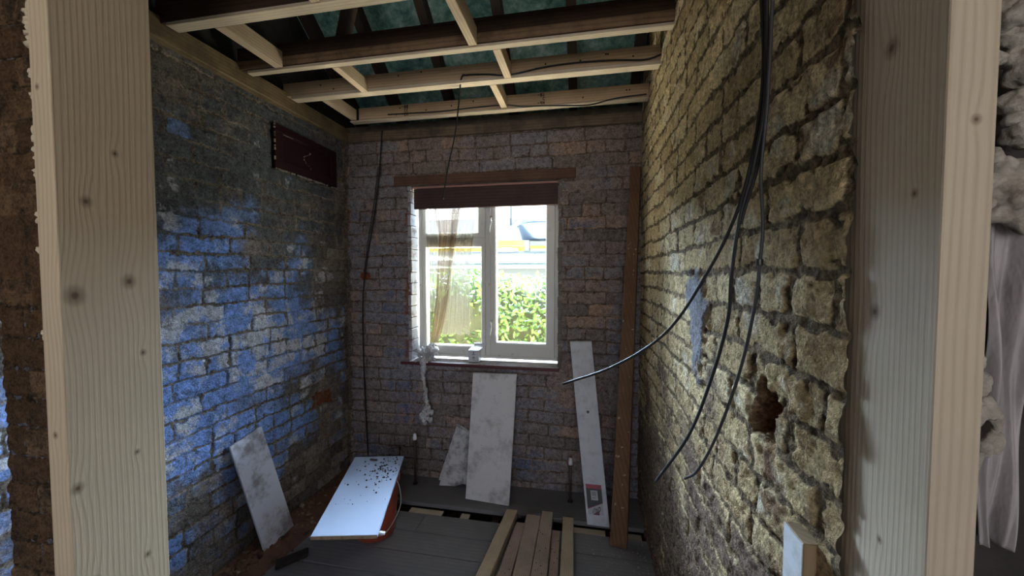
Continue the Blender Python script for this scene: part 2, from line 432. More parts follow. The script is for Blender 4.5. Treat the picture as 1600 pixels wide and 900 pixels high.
# back wall with the window opening
OX0, OX1, OZ0, OZ1 = -1.122, -0.160, 0.765, 1.922
def back_hole(u, v):
    e = (fbm(u, v, 0.02, 90)-.5)*0.012
    return (u > OX0-0.004+e) & (u < OX1+0.003+e) & (v > OZ0) & (v < OZ1)
def back_mods(U, V, h, mo, rn, red, grey):
    e = (fbm(U, V, 0.05, 91)-.5)
    k = sstep(-1.55, -1.575, U + e*0.06)*0.8; mo = np.maximum(mo, k)                     # pale render in the corner
    k = sstep(0.028, 0.012, np.abs(U-(-1.14)) + e*0.04)*((V > 0.8) & (V < 1.75))*(fbm(U, V, 0.15, 92) > .45); red = np.maximum(red, k*0.7)
    k = sstep(1.0, .7, np.hypot((U+1.455)/0.04, (V-1.335)/0.03) + e*0.8); red = np.maximum(red, k)
    h = h - 0.004*k
    return h, mo, rn, red, grey
wb = wall_grid('wall_back', M['brick_back'], 'y', 2.35, -1, np.arange(-1.60, 0.335, 0.0065), np.arange(-0.06, 2.245, 0.0065), 5, hole=back_hole, mods=back_mods, m=0.0075, rough=0.85, v0=0.045, smear=.6)
tag(wb, kind='structure')
m = MB()
m.box(-1.9, OX0, 2.364, 2.62, -0.3, 2.33); m.box(OX1, 1.9, 2.364, 2.62, -0.3, 2.33)
m.box(OX0, OX1, 2.364, 2.62, OZ1, 2.33); m.box(OX0, OX1, 2.364, 2.62, -0.3, OZ0)
m.build('wall_back_core', M['masonry'], origin='zero')['kind'] = 'structure'
# painted brick returns of the opening, each course a little uneven
def reveal(x, sgn, mat, name):
    m = MB(); z = OZ0
    k = 0
    while z < OZ1-0.01:
        z1 = min(z+0.075, OZ1); dx = random.uniform(-0.002, 0.004)
        a, b = sorted((x-sgn*0.02, x+sgn*(0.003+dx)))
        m.box(a, b, 2.345+random.uniform(0, .008), 2.61, z+0.003, z1-0.003); z = z1; k += 1
    o = m.build(name, mat, origin='zero', bevel=0.002); o['kind'] = 'structure'; return o
reveal(OX0, 1, M['reveal'], 'trim_1'); reveal(OX1, -1, M['masonry'], 'trim_2')

# right wall: yellow stock brick, running up into the loft
def right_mods(U, V, h, mo, rn, red, grey):
    e = fbm(U, V, 0.035, 101)-.5
    # smear of grey mortar
    d = np.hypot((U-1.185)/0.105, (V-1.265)/0.115) + e*1.0
    d = np.where(V < 1.25, np.hypot((U-1.16)/0.075, (V-1.265)/0.21) + e*1.0, d)
    k = sstep(1.0, .82, d); h = h*(1-k) + k*(0.014 + (fbm(U, V, .02, 103)-.5)*0.008); grey = k; mo = mo*(1-k)
    # half brick knocked out
    d = np.maximum(np.abs(U-0.75)/0.045, np.abs(V-1.115)/0.045) + e*1.1
    k2 = sstep(1.05, 0.9, d); h = h - 0.042*k2; red = np.maximum(red, sstep(1.25, .9, d)); mo = mo*(1-red)
    d = np.maximum(np.abs(U-0.72)/0.022, np.abs(V-1.03)/0.03) + e*1.3
    red = np.maximum(red, sstep(1.1, .8, d)*0.6)
    # heavy mortar snots high up by the ceiling
    t = sstep(1.95, 2.25, V + e*0.3)
    h = h*(1-t*.6) + t*(.6)*(0.008+(fbm(U, V, .05, 105)-.5)*0.022)
    return h, mo, rn, red, grey
ys = np.concatenate([np.arange(0.540, 1.15, 0.0035), np.arange(1.15, 2.362, 0.006)])
wr = wall_grid('wall_right', M['brick_right'], 'x', 0.315, -1, ys, np.arange(-0.06, 2.75, 0.0048), 8, mods=right_mods, m=0.0115, rough=1.6, v0=0.011, smear=.35)
tag(wr, kind='structure')
MB().box(0.372, 0.60, 0.577, 2.75, -0.3, 5.2).build('wall_right_core', M['masonry'], origin='zero')['kind'] = 'structure'
# closing strip: the broken end of the right wall
m = MB(); z = -0.05
while z < 2.7:
    m.box(0.332+random.uniform(0, .004), 0.46, 0.574+random.uniform(0, .004), 0.66, z+.005, z+.07); z += .075
MB().box(.455, .62, .573, .60, -.2, 2.6).build('wall_right_shade_cap', M['near_black'], origin='zero')['kind'] = 'structure'  # added dark cap; the unlit void's shade is put into its colour
m.build('wall_right_end', M['brick_pier'], origin='zero', bevel=0.003)['kind'] = 'structure'

# floor: boards run left to right
m = MB(); y = 1.985
for k in range(34):
    wdt = 0.148
    x = -1.60
    cuts = sorted([random.uniform(-1.2, 0.1)]) if k % 3 == 0 else []
    for xe in cuts + [0.33 if y > .6 else 1.9]:
        m.box(x+.001, xe-.001, y-wdt+.004, y, -0.020, random.uniform(-.0012, .0012)); x = xe
    y -= wdt
m.box(-1.60, 0.33, 2.075, 2.36, -0.020, 0.004)
fl = m.build('floor', M['floor'], origin='zero', bevel=0.0015); tag(fl, kind='structure')
MB().box(-1.9, 1.95, -2.8, 2.7, -0.36, -0.30).build('floor_underside', M['dark_void'], origin='zero')['kind'] = 'structure'

# loft: rafters, felt
def felt_z(y): return 2.42 + (2.45 - y)*0.75
def slab(name, y0, z0, y1, z1, x0, x1, th, mat):
    m = MB(); m.prism([(x0, y0, z0), (x1, y0, z0), (x1, y1, z1), (x0, y1, z1)], (0, 0, th)); return m.build(name, mat, origin='zero')
mm = N('green_roof_felt', 0.8, 0.2)
n1 = mm.noise(4.0, 8, 0.72); n2 = mm.noise(26, 6, 0.75)
c = mm.ramp(mm.math('ADD', mm.math('MULTIPLY', n1, 0.6), mm.math('MULTIPLY', n2, 0.4)), [(0.36, (0.04, 0.10, 0.09)), (0.46, (0.14, 0.31, 0.27)), (0.55, (0.36, 0.58, 0.52)), (0.64, (0.80, 0.90, 0.86))])
mm.color(c); mm.bump(n1, 0.6, 0.03); M['felt'] = mm.m
RY = -0.25
slab('roof_felt', 2.66, felt_z(2.66), RY, felt_z(RY), -1.85, 1.95, 0.05, M['felt'])['kind'] = 'structure'
slab('roof_felt', RY, felt_z(RY), -3.3, felt_z(RY)-(3.3+RY)*0.75, -1.85, 1.95, 0.05, M['felt'])['kind'] = 'structure'
M['rafter'] = wood('dark_rafter', (0.05, 0.032, 0.024), (0.028, 0.018, 0.014), (1, 0, 0), 1, 60)
rx = [0.275, -0.08, -0.455, -0.85, -1.22, -1.52]
rlab = ['dark roof rafter nearest the yellow brick wall', 'dark roof rafter second from the yellow brick wall', 'dark roof rafter third from the yellow brick wall, over the window',
        'dark roof rafter fourth from the yellow brick wall', 'dark roof rafter fifth from the yellow brick wall', 'dark roof rafter nearest the blue painted wall']
for x, lb in zip(rx, rlab):
    dz = -0.095
    q = [(x-.024, 2.60, felt_z(2.60)+dz), (x+.024, 2.60, felt_z(2.60)+dz), (x+.024, RY, felt_z(RY)+dz), (x-.024, RY, felt_z(RY)+dz)]
    tag(MB().prism(q, (0, 0, 0.094)).build('roof_rafter', M['rafter']), lb, 'rafter', 'rafters under the green roof felt')

# the room behind the photographer, with its own window
MB().box(-1.62, 1.5, -2.8, 0.30, 2.30, 2.36).build('ceiling', M['plaster'], origin='zero')['kind'] = 'structure'
m = MB(); BX0, BX1, BZ0, BZ1 = -0.65, 1.35, 0.90, 2.12
m.box(-1.8, BX0, -2.95, -2.8, -.3, 3.0); m.box(BX1, 1.9, -2.95, -2.8, -.3, 3.0); m.box(BX0, BX1, -2.95, -2.8, -.3, BZ0); m.box(BX0, BX1, -2.95, -2.8, BZ1, 3.0)
m.build('wall_front', M['plaster'], origin='zero')['kind'] = 'structure'
MB().box(1.5, 1.65, -2.8, 2.75, -.3, 5.2).build('wall_east', M['plaster'], origin='zero')['kind'] = 'structure'
MB().box(-1.75, -1.60, -2.8, 0.40, -.3, 2.40).build('wall_west', M['plaster'], origin='zero')['kind'] = 'structure'
portal('front_portal', (0.35, -2.9, 1.575), (R(90), 0, 0), 2.0, 1.35)

# ================================================================== ceiling timbers
ZB = 2.27
x0, x1 = -1.575, 0.318
def screws(n, x0, x1, y, z0, z1, parent):
    for k in range(n):
        x = random.uniform(x0, x1); z = random.uniform(z0, z1)
        MB().tube([(x, y+.002, z), (x, y-.0012, z)], 0.0042, 8).build('screw_head', M['black'], parent)
M['black'] = plain('black_screw', (0.015, 0.013, 0.012), 0.4)
# J1 old joist with pale batten
j = empty('ceiling_joist', (-0.63, 1.21, ZB)); tag(j, 'dark old ceiling joist nearest the camera with pale batten under its bottom edge', 'joist')
MB().box(x0, x1, 1.19, 1.2325, ZB+.012, ZB+.13).build('beam', M['old_joist'], j, bevel=.002)
MB().box(x0+.05, x1, 1.188, 1.234, ZB, ZB+.0115).build('batten', M['batten_x'], j, bevel=.001)
# J2 rough brown joist with batten
j = empty('ceiling_joist', (-0.63, 1.52, ZB)); tag(j, 'red-brown old ceiling joist with rough lower edge and thin pale batten, second from camera', 'joist')
MB().box(x0, x1, 1.532, 1.562, ZB+.012, ZB+.115).build('beam', M['old_joist'], j, bevel=.002)
MB().box(x0, x1, 1.523, 1.5315, ZB+.012, ZB+.050).build('rough_strip', M['rough_joist'], j, bevel=.002)
MB().box(x0+.05, x1, 1.534, 1.565, ZB, ZB+.0115).build('batten', M['batten_x'], j, bevel=.001)
# J3
j = empty('ceiling_joist', (-0.63, 1.83, ZB)); tag(j, 'new pale pine ceiling joist with a flex clipped to it, third from camera', 'joist')
MB().box(x0, x1, 1.805, 1.85, ZB+.018, ZB+.085).build('beam', M['new_x'], j, bevel=.002)
MB().box(x0+.05, x1, 1.803, 1.85, ZB, ZB+.0172).build('batten', M['batten_x'], j, bevel=.001)
screws(12, -1.5, .25, 1.805, ZB+.025, ZB+.075, j)
# J4
j = empty('ceiling_joist', (-0.5, 2.15, ZB)); tag(j, 'new pine ceiling joist with black printed stamps, beside the window wall', 'joist')
MB().box(-1.34, x1, 2.125, 2.17, ZB+.004, ZB+.072).build('beam', M['new_x'], j, bevel=.002)
MB().box(-1.40, x1, 2.128, 2.172, ZB-.004, ZB+.0035).build('batten', M['batten_x'], j, bevel=.001)
screws(9, -1.3, .25, 2.125, ZB+.015, ZB+.06, j)
def glyphs(rows, x, z, w_, h_, y):
    """tiny blocky stencil print made from strokes"""
    m = MB(); pat = {'8': ['111','101','111','101','111'], '2': ['110','001','010','100','111'], 'C': ['011','100','100','100','011'], '-': ['000','000','111','000','000'],
                     '4': ['101','101','111','001','001'], 'E': ['111','100','110','100','111'], 'H': ['101','101','111','101','101'], '.': ['000','000','000','010','000'], 'T': ['111','010','010','010','010']}
    for r, row in enumerate(rows):
        for c_, ch in enumerate(row):
            if ch not in pat: continue
            for j_, line in enumerate(pat[ch]):
                for i_, b in enumerate(line):
                    if b == '1':
                        px = x + (c_*4+i_)*w_; pz = z - (r*6.5+j_)*h_
                        m.box(px, px+w_*1.05, y-.0012, y+.0004, pz-h_*1.05, pz)
    return m
glyphs(['-82', '  C', '-4H'], -0.262, ZB+.066, .0034, .0033, 2.125).build('printed_stamp', M['black'], j)
glyphs(['-88', ' CC', '-EH'], -1.06, ZB+.066, .0034, .0033, 2.125).build('printed_stamp', M['black'], j)
# J0 (only its noggin ends reach the frame)
def noggin(x, ya, yb, label, zt=.062, mat='new_y', wd=.034, zo=0.0):
    tag(MB().box(x-wd/2, x+wd/2, ya, yb, ZB+zo, ZB+zt).build('ceiling_noggin', M[mat], bevel=.0015), label, 'noggin', 'short pine noggins between the joists')
noggin(-1.345, 1.235, 1.522, 'pine noggin at the left end between the two joists nearest the camera', .07, wd=.038)
noggin(-0.45, 1.235, 1.522, 'pine noggin reaching the top edge of the photo, between the two dark joists', .07)
noggin(-1.10, 1.567, 1.802, 'pine noggin left of the hanging flex, between red-brown joist and pine joist', .06)
noggin(-0.363, 1.567, 1.802, 'pine noggin right of the hanging flex, between red-brown joist and pine joist', .06)
noggin(-1.365, 1.852, 2.116, 'pine noggin in the far left corner by the blue wall', .06)
noggin(-0.448, 1.852, 2.116, 'pine noggin touching the stamped joist above the window', .06)
noggin(-0.90, 0.94, 1.186, 'pale noggin end just showing at the top edge of the photo', .07)
tag(MB().box(x0, x1, 0.89, 0.938, ZB, ZB+.10).build('ceiling_joist', M['old_joist'], bevel=.002), 'dark old ceiling joist above the top edge of the photo', 'joist')
# wall plates
tag(MB().box(-1.60, -1.553, 0.5, 2.36, 2.225, 2.31).build('wall_plate', M['plate_y'], bevel=.004), 'mottled brown timber plate along the top of the blue wall', 'wall plate')
tag(MB().box(-1.552, 0.318, 2.333, 2.45, 2.222, 2.285).build('wall_plate', M['plate_x'], bevel=.004), 'dirty brown timber plate on top of the window wall', 'wall plate')
# loose diagonal brace and dark timbers in the loft
b = MB(); b.prism([(-1.25, 1.75, 2.42), (-1.20, 1.75, 2.42), (-0.92, 1.55, 2.86), (-0.97, 1.55, 2.86)], (0, .05, 0))
tag(b.build('loft_brace', M['rafter']), 'dark sloping brace up in the roof space on the left', 'brace')

# ================================================================== foreground studs
def xyz_knots(org, lst): return [((p[0]-org[0], p[1]-org[1], p[2]-org[2]), r) for p, r in lst]
LS = (-0.798, -0.76, 0.43, 0.565)
org = (-0.779, 0.4975, 0.0)
kl = [((-0.76, .465, 1.47), .009), ((-0.76, .447, 1.325), .015), ((-0.76, .518, 1.345), .012), ((-0.76, .535, 1.22), .006), ((-0.76, .44, 1.03), .009),
      ((-0.76, .505, 1.555), .006), ((-0.785, .43, 1.63), .005), ((-0.782, .43, 1.115), .006), ((-0.76, .455, .87), .009), ((-0.76, .52, 1.05), .005), ((-.76, .53, .86), .006)]
M['stud_left'] = wood('planed_stud_pine', (0.54, 0.45, 0.33), (0.38, 0.285, 0.19), (1.0, 1.0, 0), 2, 120, xyz_knots(org, kl), 0.65, 0.9, knot_amp=.010)
s = link('timber_stud', *(lambda m: (m.v, m.f))(MB().box(*LS, 0.0, 2.30)), M['stud_left'], origin=org, bevel=.0018, segs=2)
tag(s, 'pale new pine stud with knots framing the left side of the opening', 'stud')
RS = (0.327, 0.366, 0.43, 0.57)
org = (0.3465, 0.50, 0.0)
kr = [((0.327, .50, 1.605), .011), ((0.327, .51, 1.315), .009), ((0.327, .462, 1.44), .005), ((0.327, .49, 1.06), .005), ((0.352, .43, 1.625), .005), ((.35, .43, 1.50), .005), ((0.327, .515, .86), .004)]
M['stud_right'] = wood('greyish_planed_stud', (0.47, 0.40, 0.31), (0.33, 0.265, 0.19), (1.0, 1.0, 0), 2, 120, xyz_knots(org, kr), 0.65, 0.9, knot_amp=.010)
s = link('timber_stud', *(lambda m: (m.v, m.f))(MB().box(*RS, 0.0, 2.30)), M['stud_right'], origin=org, bevel=.0022, segs=2)
tag(s, 'pale new pine stud with a wane edge, against the yellow brick wall', 'stud')

# squeezed-out foam along the left stud
mm = N('cream_expanding_foam', 0.85, 0.2); nn = mm.noise(60, 6, .6); mm.color(mm.mix(nn, (0.62, 0.55, 0.42), (0.42, 0.35, 0.25))); mm.bump(nn, .5, .004); M['foam'] = mm.m
mm = N('dirty_white_insulation', 0.95, 0.1); nn = mm.noise(28, 8, .7); mm.color(mm.ramp(nn, [(0.3, (0.16, 0.13, 0.10)), (0.5, (0.42, 0.38, 0.33)), (0.7, (0.60, 0.57, 0.52))])); mm.bump(mm.noise(90, 8, .7), .8, .008); M['wool'] = mm.m

def blob_mesh(blobs, seed, sub=3, amp=0.35, fr=28.0):
    """irregular lumps fused from displaced icospheres"""
    from mathutils import noise as mn_
    V_ = []; F_ = []
    for (c, r) in blobs:
        bm = bmesh.new(); bmesh.ops.create_icosphere(bm, subdivisions=sub, radius=1.0)
        b = len(V_)
        rr = r if isinstance(r, tuple) else (r, r, r)
        for v in bm.verts:
            p = v.co.copy(); q = Vector((c[0]+p.x*rr[0], c[1]+p.y*rr[1], c[2]+p.z*rr[2]))
            d = mn_.fractal(q*fr + Vector((seed, seed*2.1, 0)), 0.8, 2.1, 4)
            k = 1 + amp*d
            V_.append((c[0]+p.x*rr[0]*k, c[1]+p.y*rr[1]*k, c[2]+p.z*rr[2]*k))
        bm.verts.index_update()
        for f in bm.faces: F_.append(tuple(b+v.index for v in f.verts))
        bm.free()
    return V_, F_
rr_ = random.Random(4)
for z0_, z1_, n_, lb_ in ((1.50, 1.90, 60, 'long cream foam bead bulging at the top of the left stud edge'), (1.435, 1.475, 10, 'short cream foam bead below the long one on the left stud edge'),
                     (1.375, 1.395, 5, 'small cream foam bead halfway down the left stud edge'), (1.262, 1.272, 3, 'tiny cream foam blob at mid height on the left stud edge')):
    bl = []
    for k in range(n_):
        z = z0_+(z1_-z0_)*(k+.5)/n_
        w_ = (0.0035 if z < 1.60 else 0.004+0.010*min(1, (z-1.6)/.25))*rr_.uniform(.4, 1.3)
        bl.append(((-0.797-w_*.6, 0.434+rr_.uniform(0, .008), z), (w_, .006, rr_.uniform(.004, .009))))
    v_, f_ = blob_mesh(bl, 3, 2, .7, 90)
    tag(link('foam_bead', v_, f_, M['foam'], smooth=True), lb_, 'foam', 'foam squeezed out along the left stud')

# brown brick pier beyond the left stud
def pier(name, x0_, x1_, y_, z1_, seed):
    us = np.arange(x0_, x1_, 0.005); vs_ = np.arange(-0.02, z1_, 0.006)
    o = wall_grid(name, M['brick_pier'], 'y', y_, -1, us, vs_, seed, m=0.006, rough=1.3, smear=.9)
    return o
p = pier('wall_nib', -1.440, -1.10, 0.70, 2.25, 12); tag(p, kind='structure')
MB().box(-1.436, -1.10, 0.706, 0.80, 0.0, 2.25).build('wall_nib_core', M['brick_pier'], origin='zero')['kind'] = 'structure'

# cut-off painted timber stub at the right
st_ = empty('timber_stub', (0.312, 0.605, 0)); tag(st_, 'short cut-off timber post, white painted on one face, beside the right stud', 'post')
MB().box(0.299, 0.326, 0.583, 0.632, 0, 0.985).build('post', wood('brown_stub', (0.30, 0.21, 0.12), (0.2, 0.13, 0.07), (1, 1, 0), 2, 60, weather=.4), st_, bevel=.0015)
MB().box(0.2975, 0.2988, 0.583, 0.632, 0.0, 0.984).build('painted_face', dusty('flaky_white_paint', (0.50, 0.52, 0.56), (0.28, 0.27, 0.25), 20), st_)

# insulation and foil sheet right of the right stud
bl = []
rr_ = random.Random(9)
def lump(u, v, y, r):
    t = ray_at(u, v, y); bl.append((t, r))
def ray_at(u, v, y):
    x, yy, z = (u-800), 600.0, (450-v)
    c_, s_ = math.cos(R(2.3)), math.sin(R(2.3)); yy, z = yy*c_+z*s_, z*c_-yy*s_
    c_, s_ = math.cos(R(10.8)), math.sin(R(10.8)); x, yy = x*c_-yy*s_, x*s_+yy*c_
    t = y/yy; return (x*t, y, H+z*t)
for (u, v, r) in [(1560, 5, .020), (1585, 30, .026), (1600, 55, .022), (1578, 50, .012), (1592, 90, .017), (1610, 110, .022), (1600, 160, .020), (1588, 185, .012), (1606, 205, .018),
                  (1550, 245, .010), (1568, 262, .014), (1590, 270, .018), (1548, 285, .012), (1565, 300, .016), (1585, 318, .020), (1540, 320, .010), (1560, 335, .013), (1602, 345, .016),
                  (1538, 45, .006), (1545, 95, .012)]:
    rr2 = rr_.uniform(.8, 1.2); lump(u, v, 0.535, (r*rr2, r*.9, r*.85))
v_, f_ = blob_mesh(bl, 8, 4, .5, 34)
tag(link('insulation_wool', v_, f_, M['wool'], smooth=True), 'torn lumps of dirty white insulation beside the right stud', 'insulation')
mm = N('pinkish_grey_sheet', 0.5, 0.4); nn = mm.noise(14, 4, .5, co=mm.mapping(scale=(1.5, 1.5, .6))); mm.color(mm.ramp(nn, [(0.3, (0.22, 0.20, 0.20)), (0.55, (0.36, 0.32, 0.33)), (0.75, (0.46, 0.41, 0.42))])); mm.bump(nn, .6, .02); M['sheet'] = mm.m
# the hanging sheet: vertical folds
V_ = []; F_ = []; nu, nz = 60, 90
for j_ in range(nz):
    z = 1.03 + (1.44-1.03)*j_/(nz-1)
    for i_ in range(nu):
        t = i_/(nu-1); x = 0.470 + 0.048*t*(1.0-0.45*(1-j_/(nz-1))**2)
        y = 0.555 + 0.005*math.sin(t*9+z*2.5) + 0.002*math.sin(t*23+z*6) + 0.006*math.sin(z*23+t*6)
        V_.append((x-.004*math.sin(z*5), y, z))
for j_ in range(nz-1):
    for i_ in range(nu-1):
        a = j_*nu+i_; F_.append((a, a+1, a+1+nu, a+nu))
o = link('hanging_sheet', V_, F_, M['sheet'], smooth=True); so = o.modifiers.new('thick', 'SOLIDIFY'); so.thickness = .002
tag(o, 'pinkish grey folded membrane hanging below the torn insulation', 'sheet')
bl = [(ray_at(u, v, .54), (.007*k, .006, .013*k)) for u, v, k in [(1530, 560, 1), (1536, 600, 1.1), (1545, 640, 1.2), (1552, 690, 1.3), (1540, 700, 1.0), (1530, 650, 1.2), (1526, 720, 1), (1558, 660, .9), (1522, 520, .8)]]
v_, f_ = blob_mesh(bl, 5, 4, .45, 40)
tag(link('foam_clump', v_, f_, M['wool'], smooth=True), 'lumpy cream foam at the foot of the grey sheet', 'foam')

# ================================================================== window
WY = 2.43
mm = N('aged_white_window_paint', 0.45, 0.4); nn = mm.noise(18, 7, .7)
mm.color(mm.mix(mm.step(nn, .60, .75), mm.mix(mm.noise(4, 4, .6), (0.70, 0.69, 0.66), (0.58, 0.57, 0.52)), (0.25, 0.21, 0.17))); M['wframe'] = mm.m
mm = N('window_glass', 0.02, 0.5); mm.t.nodes.remove(mm.b)
tr = mm.n('ShaderNodeBsdfTransparent'); gl = mm.n('ShaderNodeBsdfGlossy'); gl.inputs['Roughness'].default_value = .02; df = mm.n('ShaderNodeBsdfDiffuse'); df.inputs[0].default_value = (.8, .85, .9, 1)
tr.inputs[0].default_value = (.97, .98, .98, 1)
mx = mm.n('ShaderNodeMixShader'); fr_ = mm.n('ShaderNodeFresnel'); fr_.inputs[0].default_value = 1.5
mm.l(mm.math('MULTIPLY', fr_.outputs[0], .9), mx.inputs[0]); mm.l(tr.outputs[0], mx.inputs[1]); mm.l(gl.outputs[0], mx.inputs[2])
mx2 = mm.n('ShaderNodeMixShader'); mx2.inputs[0].default_value = .004; mm.l(mx.outputs[0], mx2.inputs[1]); mm.l(df.outputs[0], mx2.inputs[2]); mm.l(mx2.outputs[0], mm.out.inputs[0]); M['glass'] = mm.m
mm = N('window_handle', .35, .6); mm.b.inputs['Metallic'].default_value = .6; mm.color((.62, .62, .60)); M['handle'] = mm.m

def ring_frame(m, x0, x1, z0, z1, wl_, wr_, wb_, wt_, y0, y1):
    """mitred picture frame with a sloped inner lip"""
    o = [(x0, z0), (x1, z0), (x1, z1), (x0, z1)]; i = [(x0+wl_, z0+wb_), (x1-wr_, z0+wb_), (x1-wr_, z1-wt_), (x0+wl_, z1-wt_)]
    k = .006
    i2 = [(x0+wl_-k, z0+wb_-k), (x1-wr_+k, z0+wb_-k), (x1-wr_+k, z1-wt_+k), (x0+wl_-k, z1-wt_+k)]
    V = [(x, y0, z) for x, z in o] + [(x, y0, z) for x, z in i2] + [(x, y0+.008, z) for x, z in i] + [(x, y1, z) for x, z in i] + [(x, y1, z) for x, z in o]
    F = []
    for a in range(4):
        b = (a+1) % 4
        for r_ in range(4): F.append((r_*4+a, r_*4+b, (r_+1)*4+b, (r_+1)*4+a))
        F.append((16+a, 16+b, b, a))
    return m.add(V, F)
win = empty('window_1', (-0.638, WY, 0.80)); win['kind'] = 'structure'
m = MB()
ring_frame(m, -1.103, -0.166, 0.797, 1.90, .030, .026, .022, .05, WY, WY+.06)
m.box(-0.640, -0.606, WY+.001, WY+.06, 0.815, 1.86)          # mullion
m.box(-1.08, -0.640, WY+.001, WY+.06, 1.553, 1.590)          # transom
m.build('window_frame', M['wframe'], win, bevel=.002)
def sash(x0, x1, z0, z1, wl_, wr_, wb_, wt_, nm, dy=-.004):
    m = MB(); ring_frame(m, x0, x1, z0, z1, wl_, wr_, wb_, wt_, WY+dy, WY+.045)
    s_ = m.build('sash', M['wframe'], win, bevel=.0015)
    MB().box(x0+wl_-.004, x1-wr_+.004, WY+.022, WY+.026, z0+wb_-.004, z1-wt_+.004).build('pane', M['glass'], s_)
    return s_
s1 = sash(-1.075, -0.642, 0.817, 1.555, .028, .028, .058, .030, 'lower')
s2 = sash(-1.075, -0.642, 1.588, 1.862, .030, .050, .036, .040, 'upper')
s3 = sash(-0.604, -0.190, 0.817, 1.862, .036, .056, .088, .040, 'casement')
def fastener(z, lean):
    m = MB(); x = -0.598
    m.box(x-.010, x+.010, WY-.012, WY-.004, z-.004, z+.05)
    m.tube(spline([(x, WY-.012, z+.03), (x+.002, WY-.03, z+.032), (x+.004, WY-.032, z+.01), (x+lean, WY-.030, z-.04), (x+lean*.9, WY-.028, z-.055)], 5), [.007]*5+[.006]*16, 8, ry=.005)
    m.build('handle', M['handle'], s3, smooth=True)
fastener(1.675, -.006); fastener(1.005, -.004)
# dark header board
tag(MB().box(-1.108, -0.163, 2.372, 2.392, 1.775, 1.905).build('header_board', M['header'], bevel=.003), 'dark brown board fixed across the top of the window', 'board')
tag(MB().box(-1.232, -0.060, 2.337, 2.40, 1.924, 1.985).build('window_lintel', M['lintel'], bevel=.004), 'weathered brown timber lintel set in the brickwork over the window', 'lintel')
m = MB(); m.box(-1.118, -0.165, 2.376, 2.60, 1.908, 1.921)
m.build('trim_3', plain('pink_plaster_edge', (0.40, 0.22, 0.18), .9), origin='zero')['kind'] = 'structure'
# sill
sl = empty('window_sill', (-0.66, 2.36, .762)); tag(sl, 'dark red window sill board with dusty top under the window', 'sill')
MB().box(-1.180, -0.150, 2.300, 2.428, .762, .782).build('board', plain('dark_red_gloss', (0.085, 0.018, 0.022), .35), sl, bevel=.004, segs=2)
MB().box(-1.170, -0.158, 2.306, 2.428, .7825, .7845).build('dust_coat', dusty('sill_dust', (0.26, 0.23, 0.23), (0.12, 0.09, 0.08), 26, specks=.5), sl)

# vent-shaped white box on the sill
wbx = empty('white_box', (-0.700, 2.385, .7845)); tag(wbx, 'small white plastic box with dark print standing on the window sill', 'box')
M['wplastic'] = plain('white_plastic', (0.55, 0.55, 0.58), .4)
m = MB(); m.box(-.735, -.665, 2.35, 2.415, .786, .862); m.build('body', M['wplastic'], wbx, bevel=.004, segs=3)
m = MB(); m.add([(-.735, 2.352, .863), (-.665, 2.352, .863), (-.635, 2.42, .888), (-.715, 2.42, .888), (-.735, 2.415, .863), (-.665, 2.415, .863)], [(0, 1, 2, 3), (0, 3, 4), (1, 5, 2), (3, 2, 5, 4), (0, 4, 5, 1)])
m.build('sloping_lid', M['wplastic'], wbx)
m = MB(); m.box(-.718, -.630, 2.416, 2.424, .884, .898); m.build('back_lip', M['wplastic'], wbx, bevel=.002)
m = MB(); m.box(-.703, -.695, 2.3485, 2.3497, .835, .853); m.box(-.709, -.689, 2.3485, 2.3497, .832, .836); m.box(-.709, -.689, 2.3485, 2.3497, .811, .819); m.box(-.702, -.695, 2.3485, 2.3497, .819, .824); m.box(-.706, -.692, 2.3485, 2.3497, .802, .805)
m.build('printed_mark', plain('grey_print', (0.22, 0.21, 0.22), .6), wbx)

# net curtain ------------------------------------------------------------
def lace_mat(name, colr, density, scale):
    m = N(name, .9, .1); m.t.nodes.remove(m.b)
    uv = m.n('ShaderNodeAttribute'); uv.attribute_name = 'st'
    v1 = m.voro(scale, co=uv.outputs['Vector'], feature='DISTANCE_TO_EDGE'); big = m.noise(3.2, 5, .6, co=uv.outputs['Vector']); v2 = m.noise(scale*.42, 3, .6, co=uv.outputs['Vector'])
    hole = m.math('MAXIMUM', m.step(v1, .10, .18), 0.0)
    solid = m.step(v2, .50, .56)
    op = m.math('MAXIMUM', m.math('SUBTRACT', 1.0, hole), m.math('MULTIPLY', solid, .9))
    op = m.math('MULTIPLY', op, m.math('ADD', density, m.math('MULTIPLY', m.math('SUBTRACT', big, .5), .5)), clamp=True)
    d = m.n('ShaderNodeBsdfDiffuse'); t = m.n('ShaderNodeBsdfTranslucent'); tr = m.n('ShaderNodeBsdfTransparent')
    cc = m.mix(big, colr, tuple(x*.72 for x in colr)); m.l(cc, d.inputs[0]); m.l(cc, t.inputs[0])
    a = m.n('ShaderNodeMixShader'); a.inputs[0].default_value = .10; m.l(d.outputs[0], a.inputs[1]); m.l(t.outputs[0], a.inputs[2])
    b = m.n('ShaderNodeMixShader'); m.l(op, b.inputs[0]); m.l(tr.outputs[0], b.inputs[1]); m.l(a.outputs[0], b.inputs[2]); m.l(b.outputs[0], m.out.inputs[0])
    return m.m
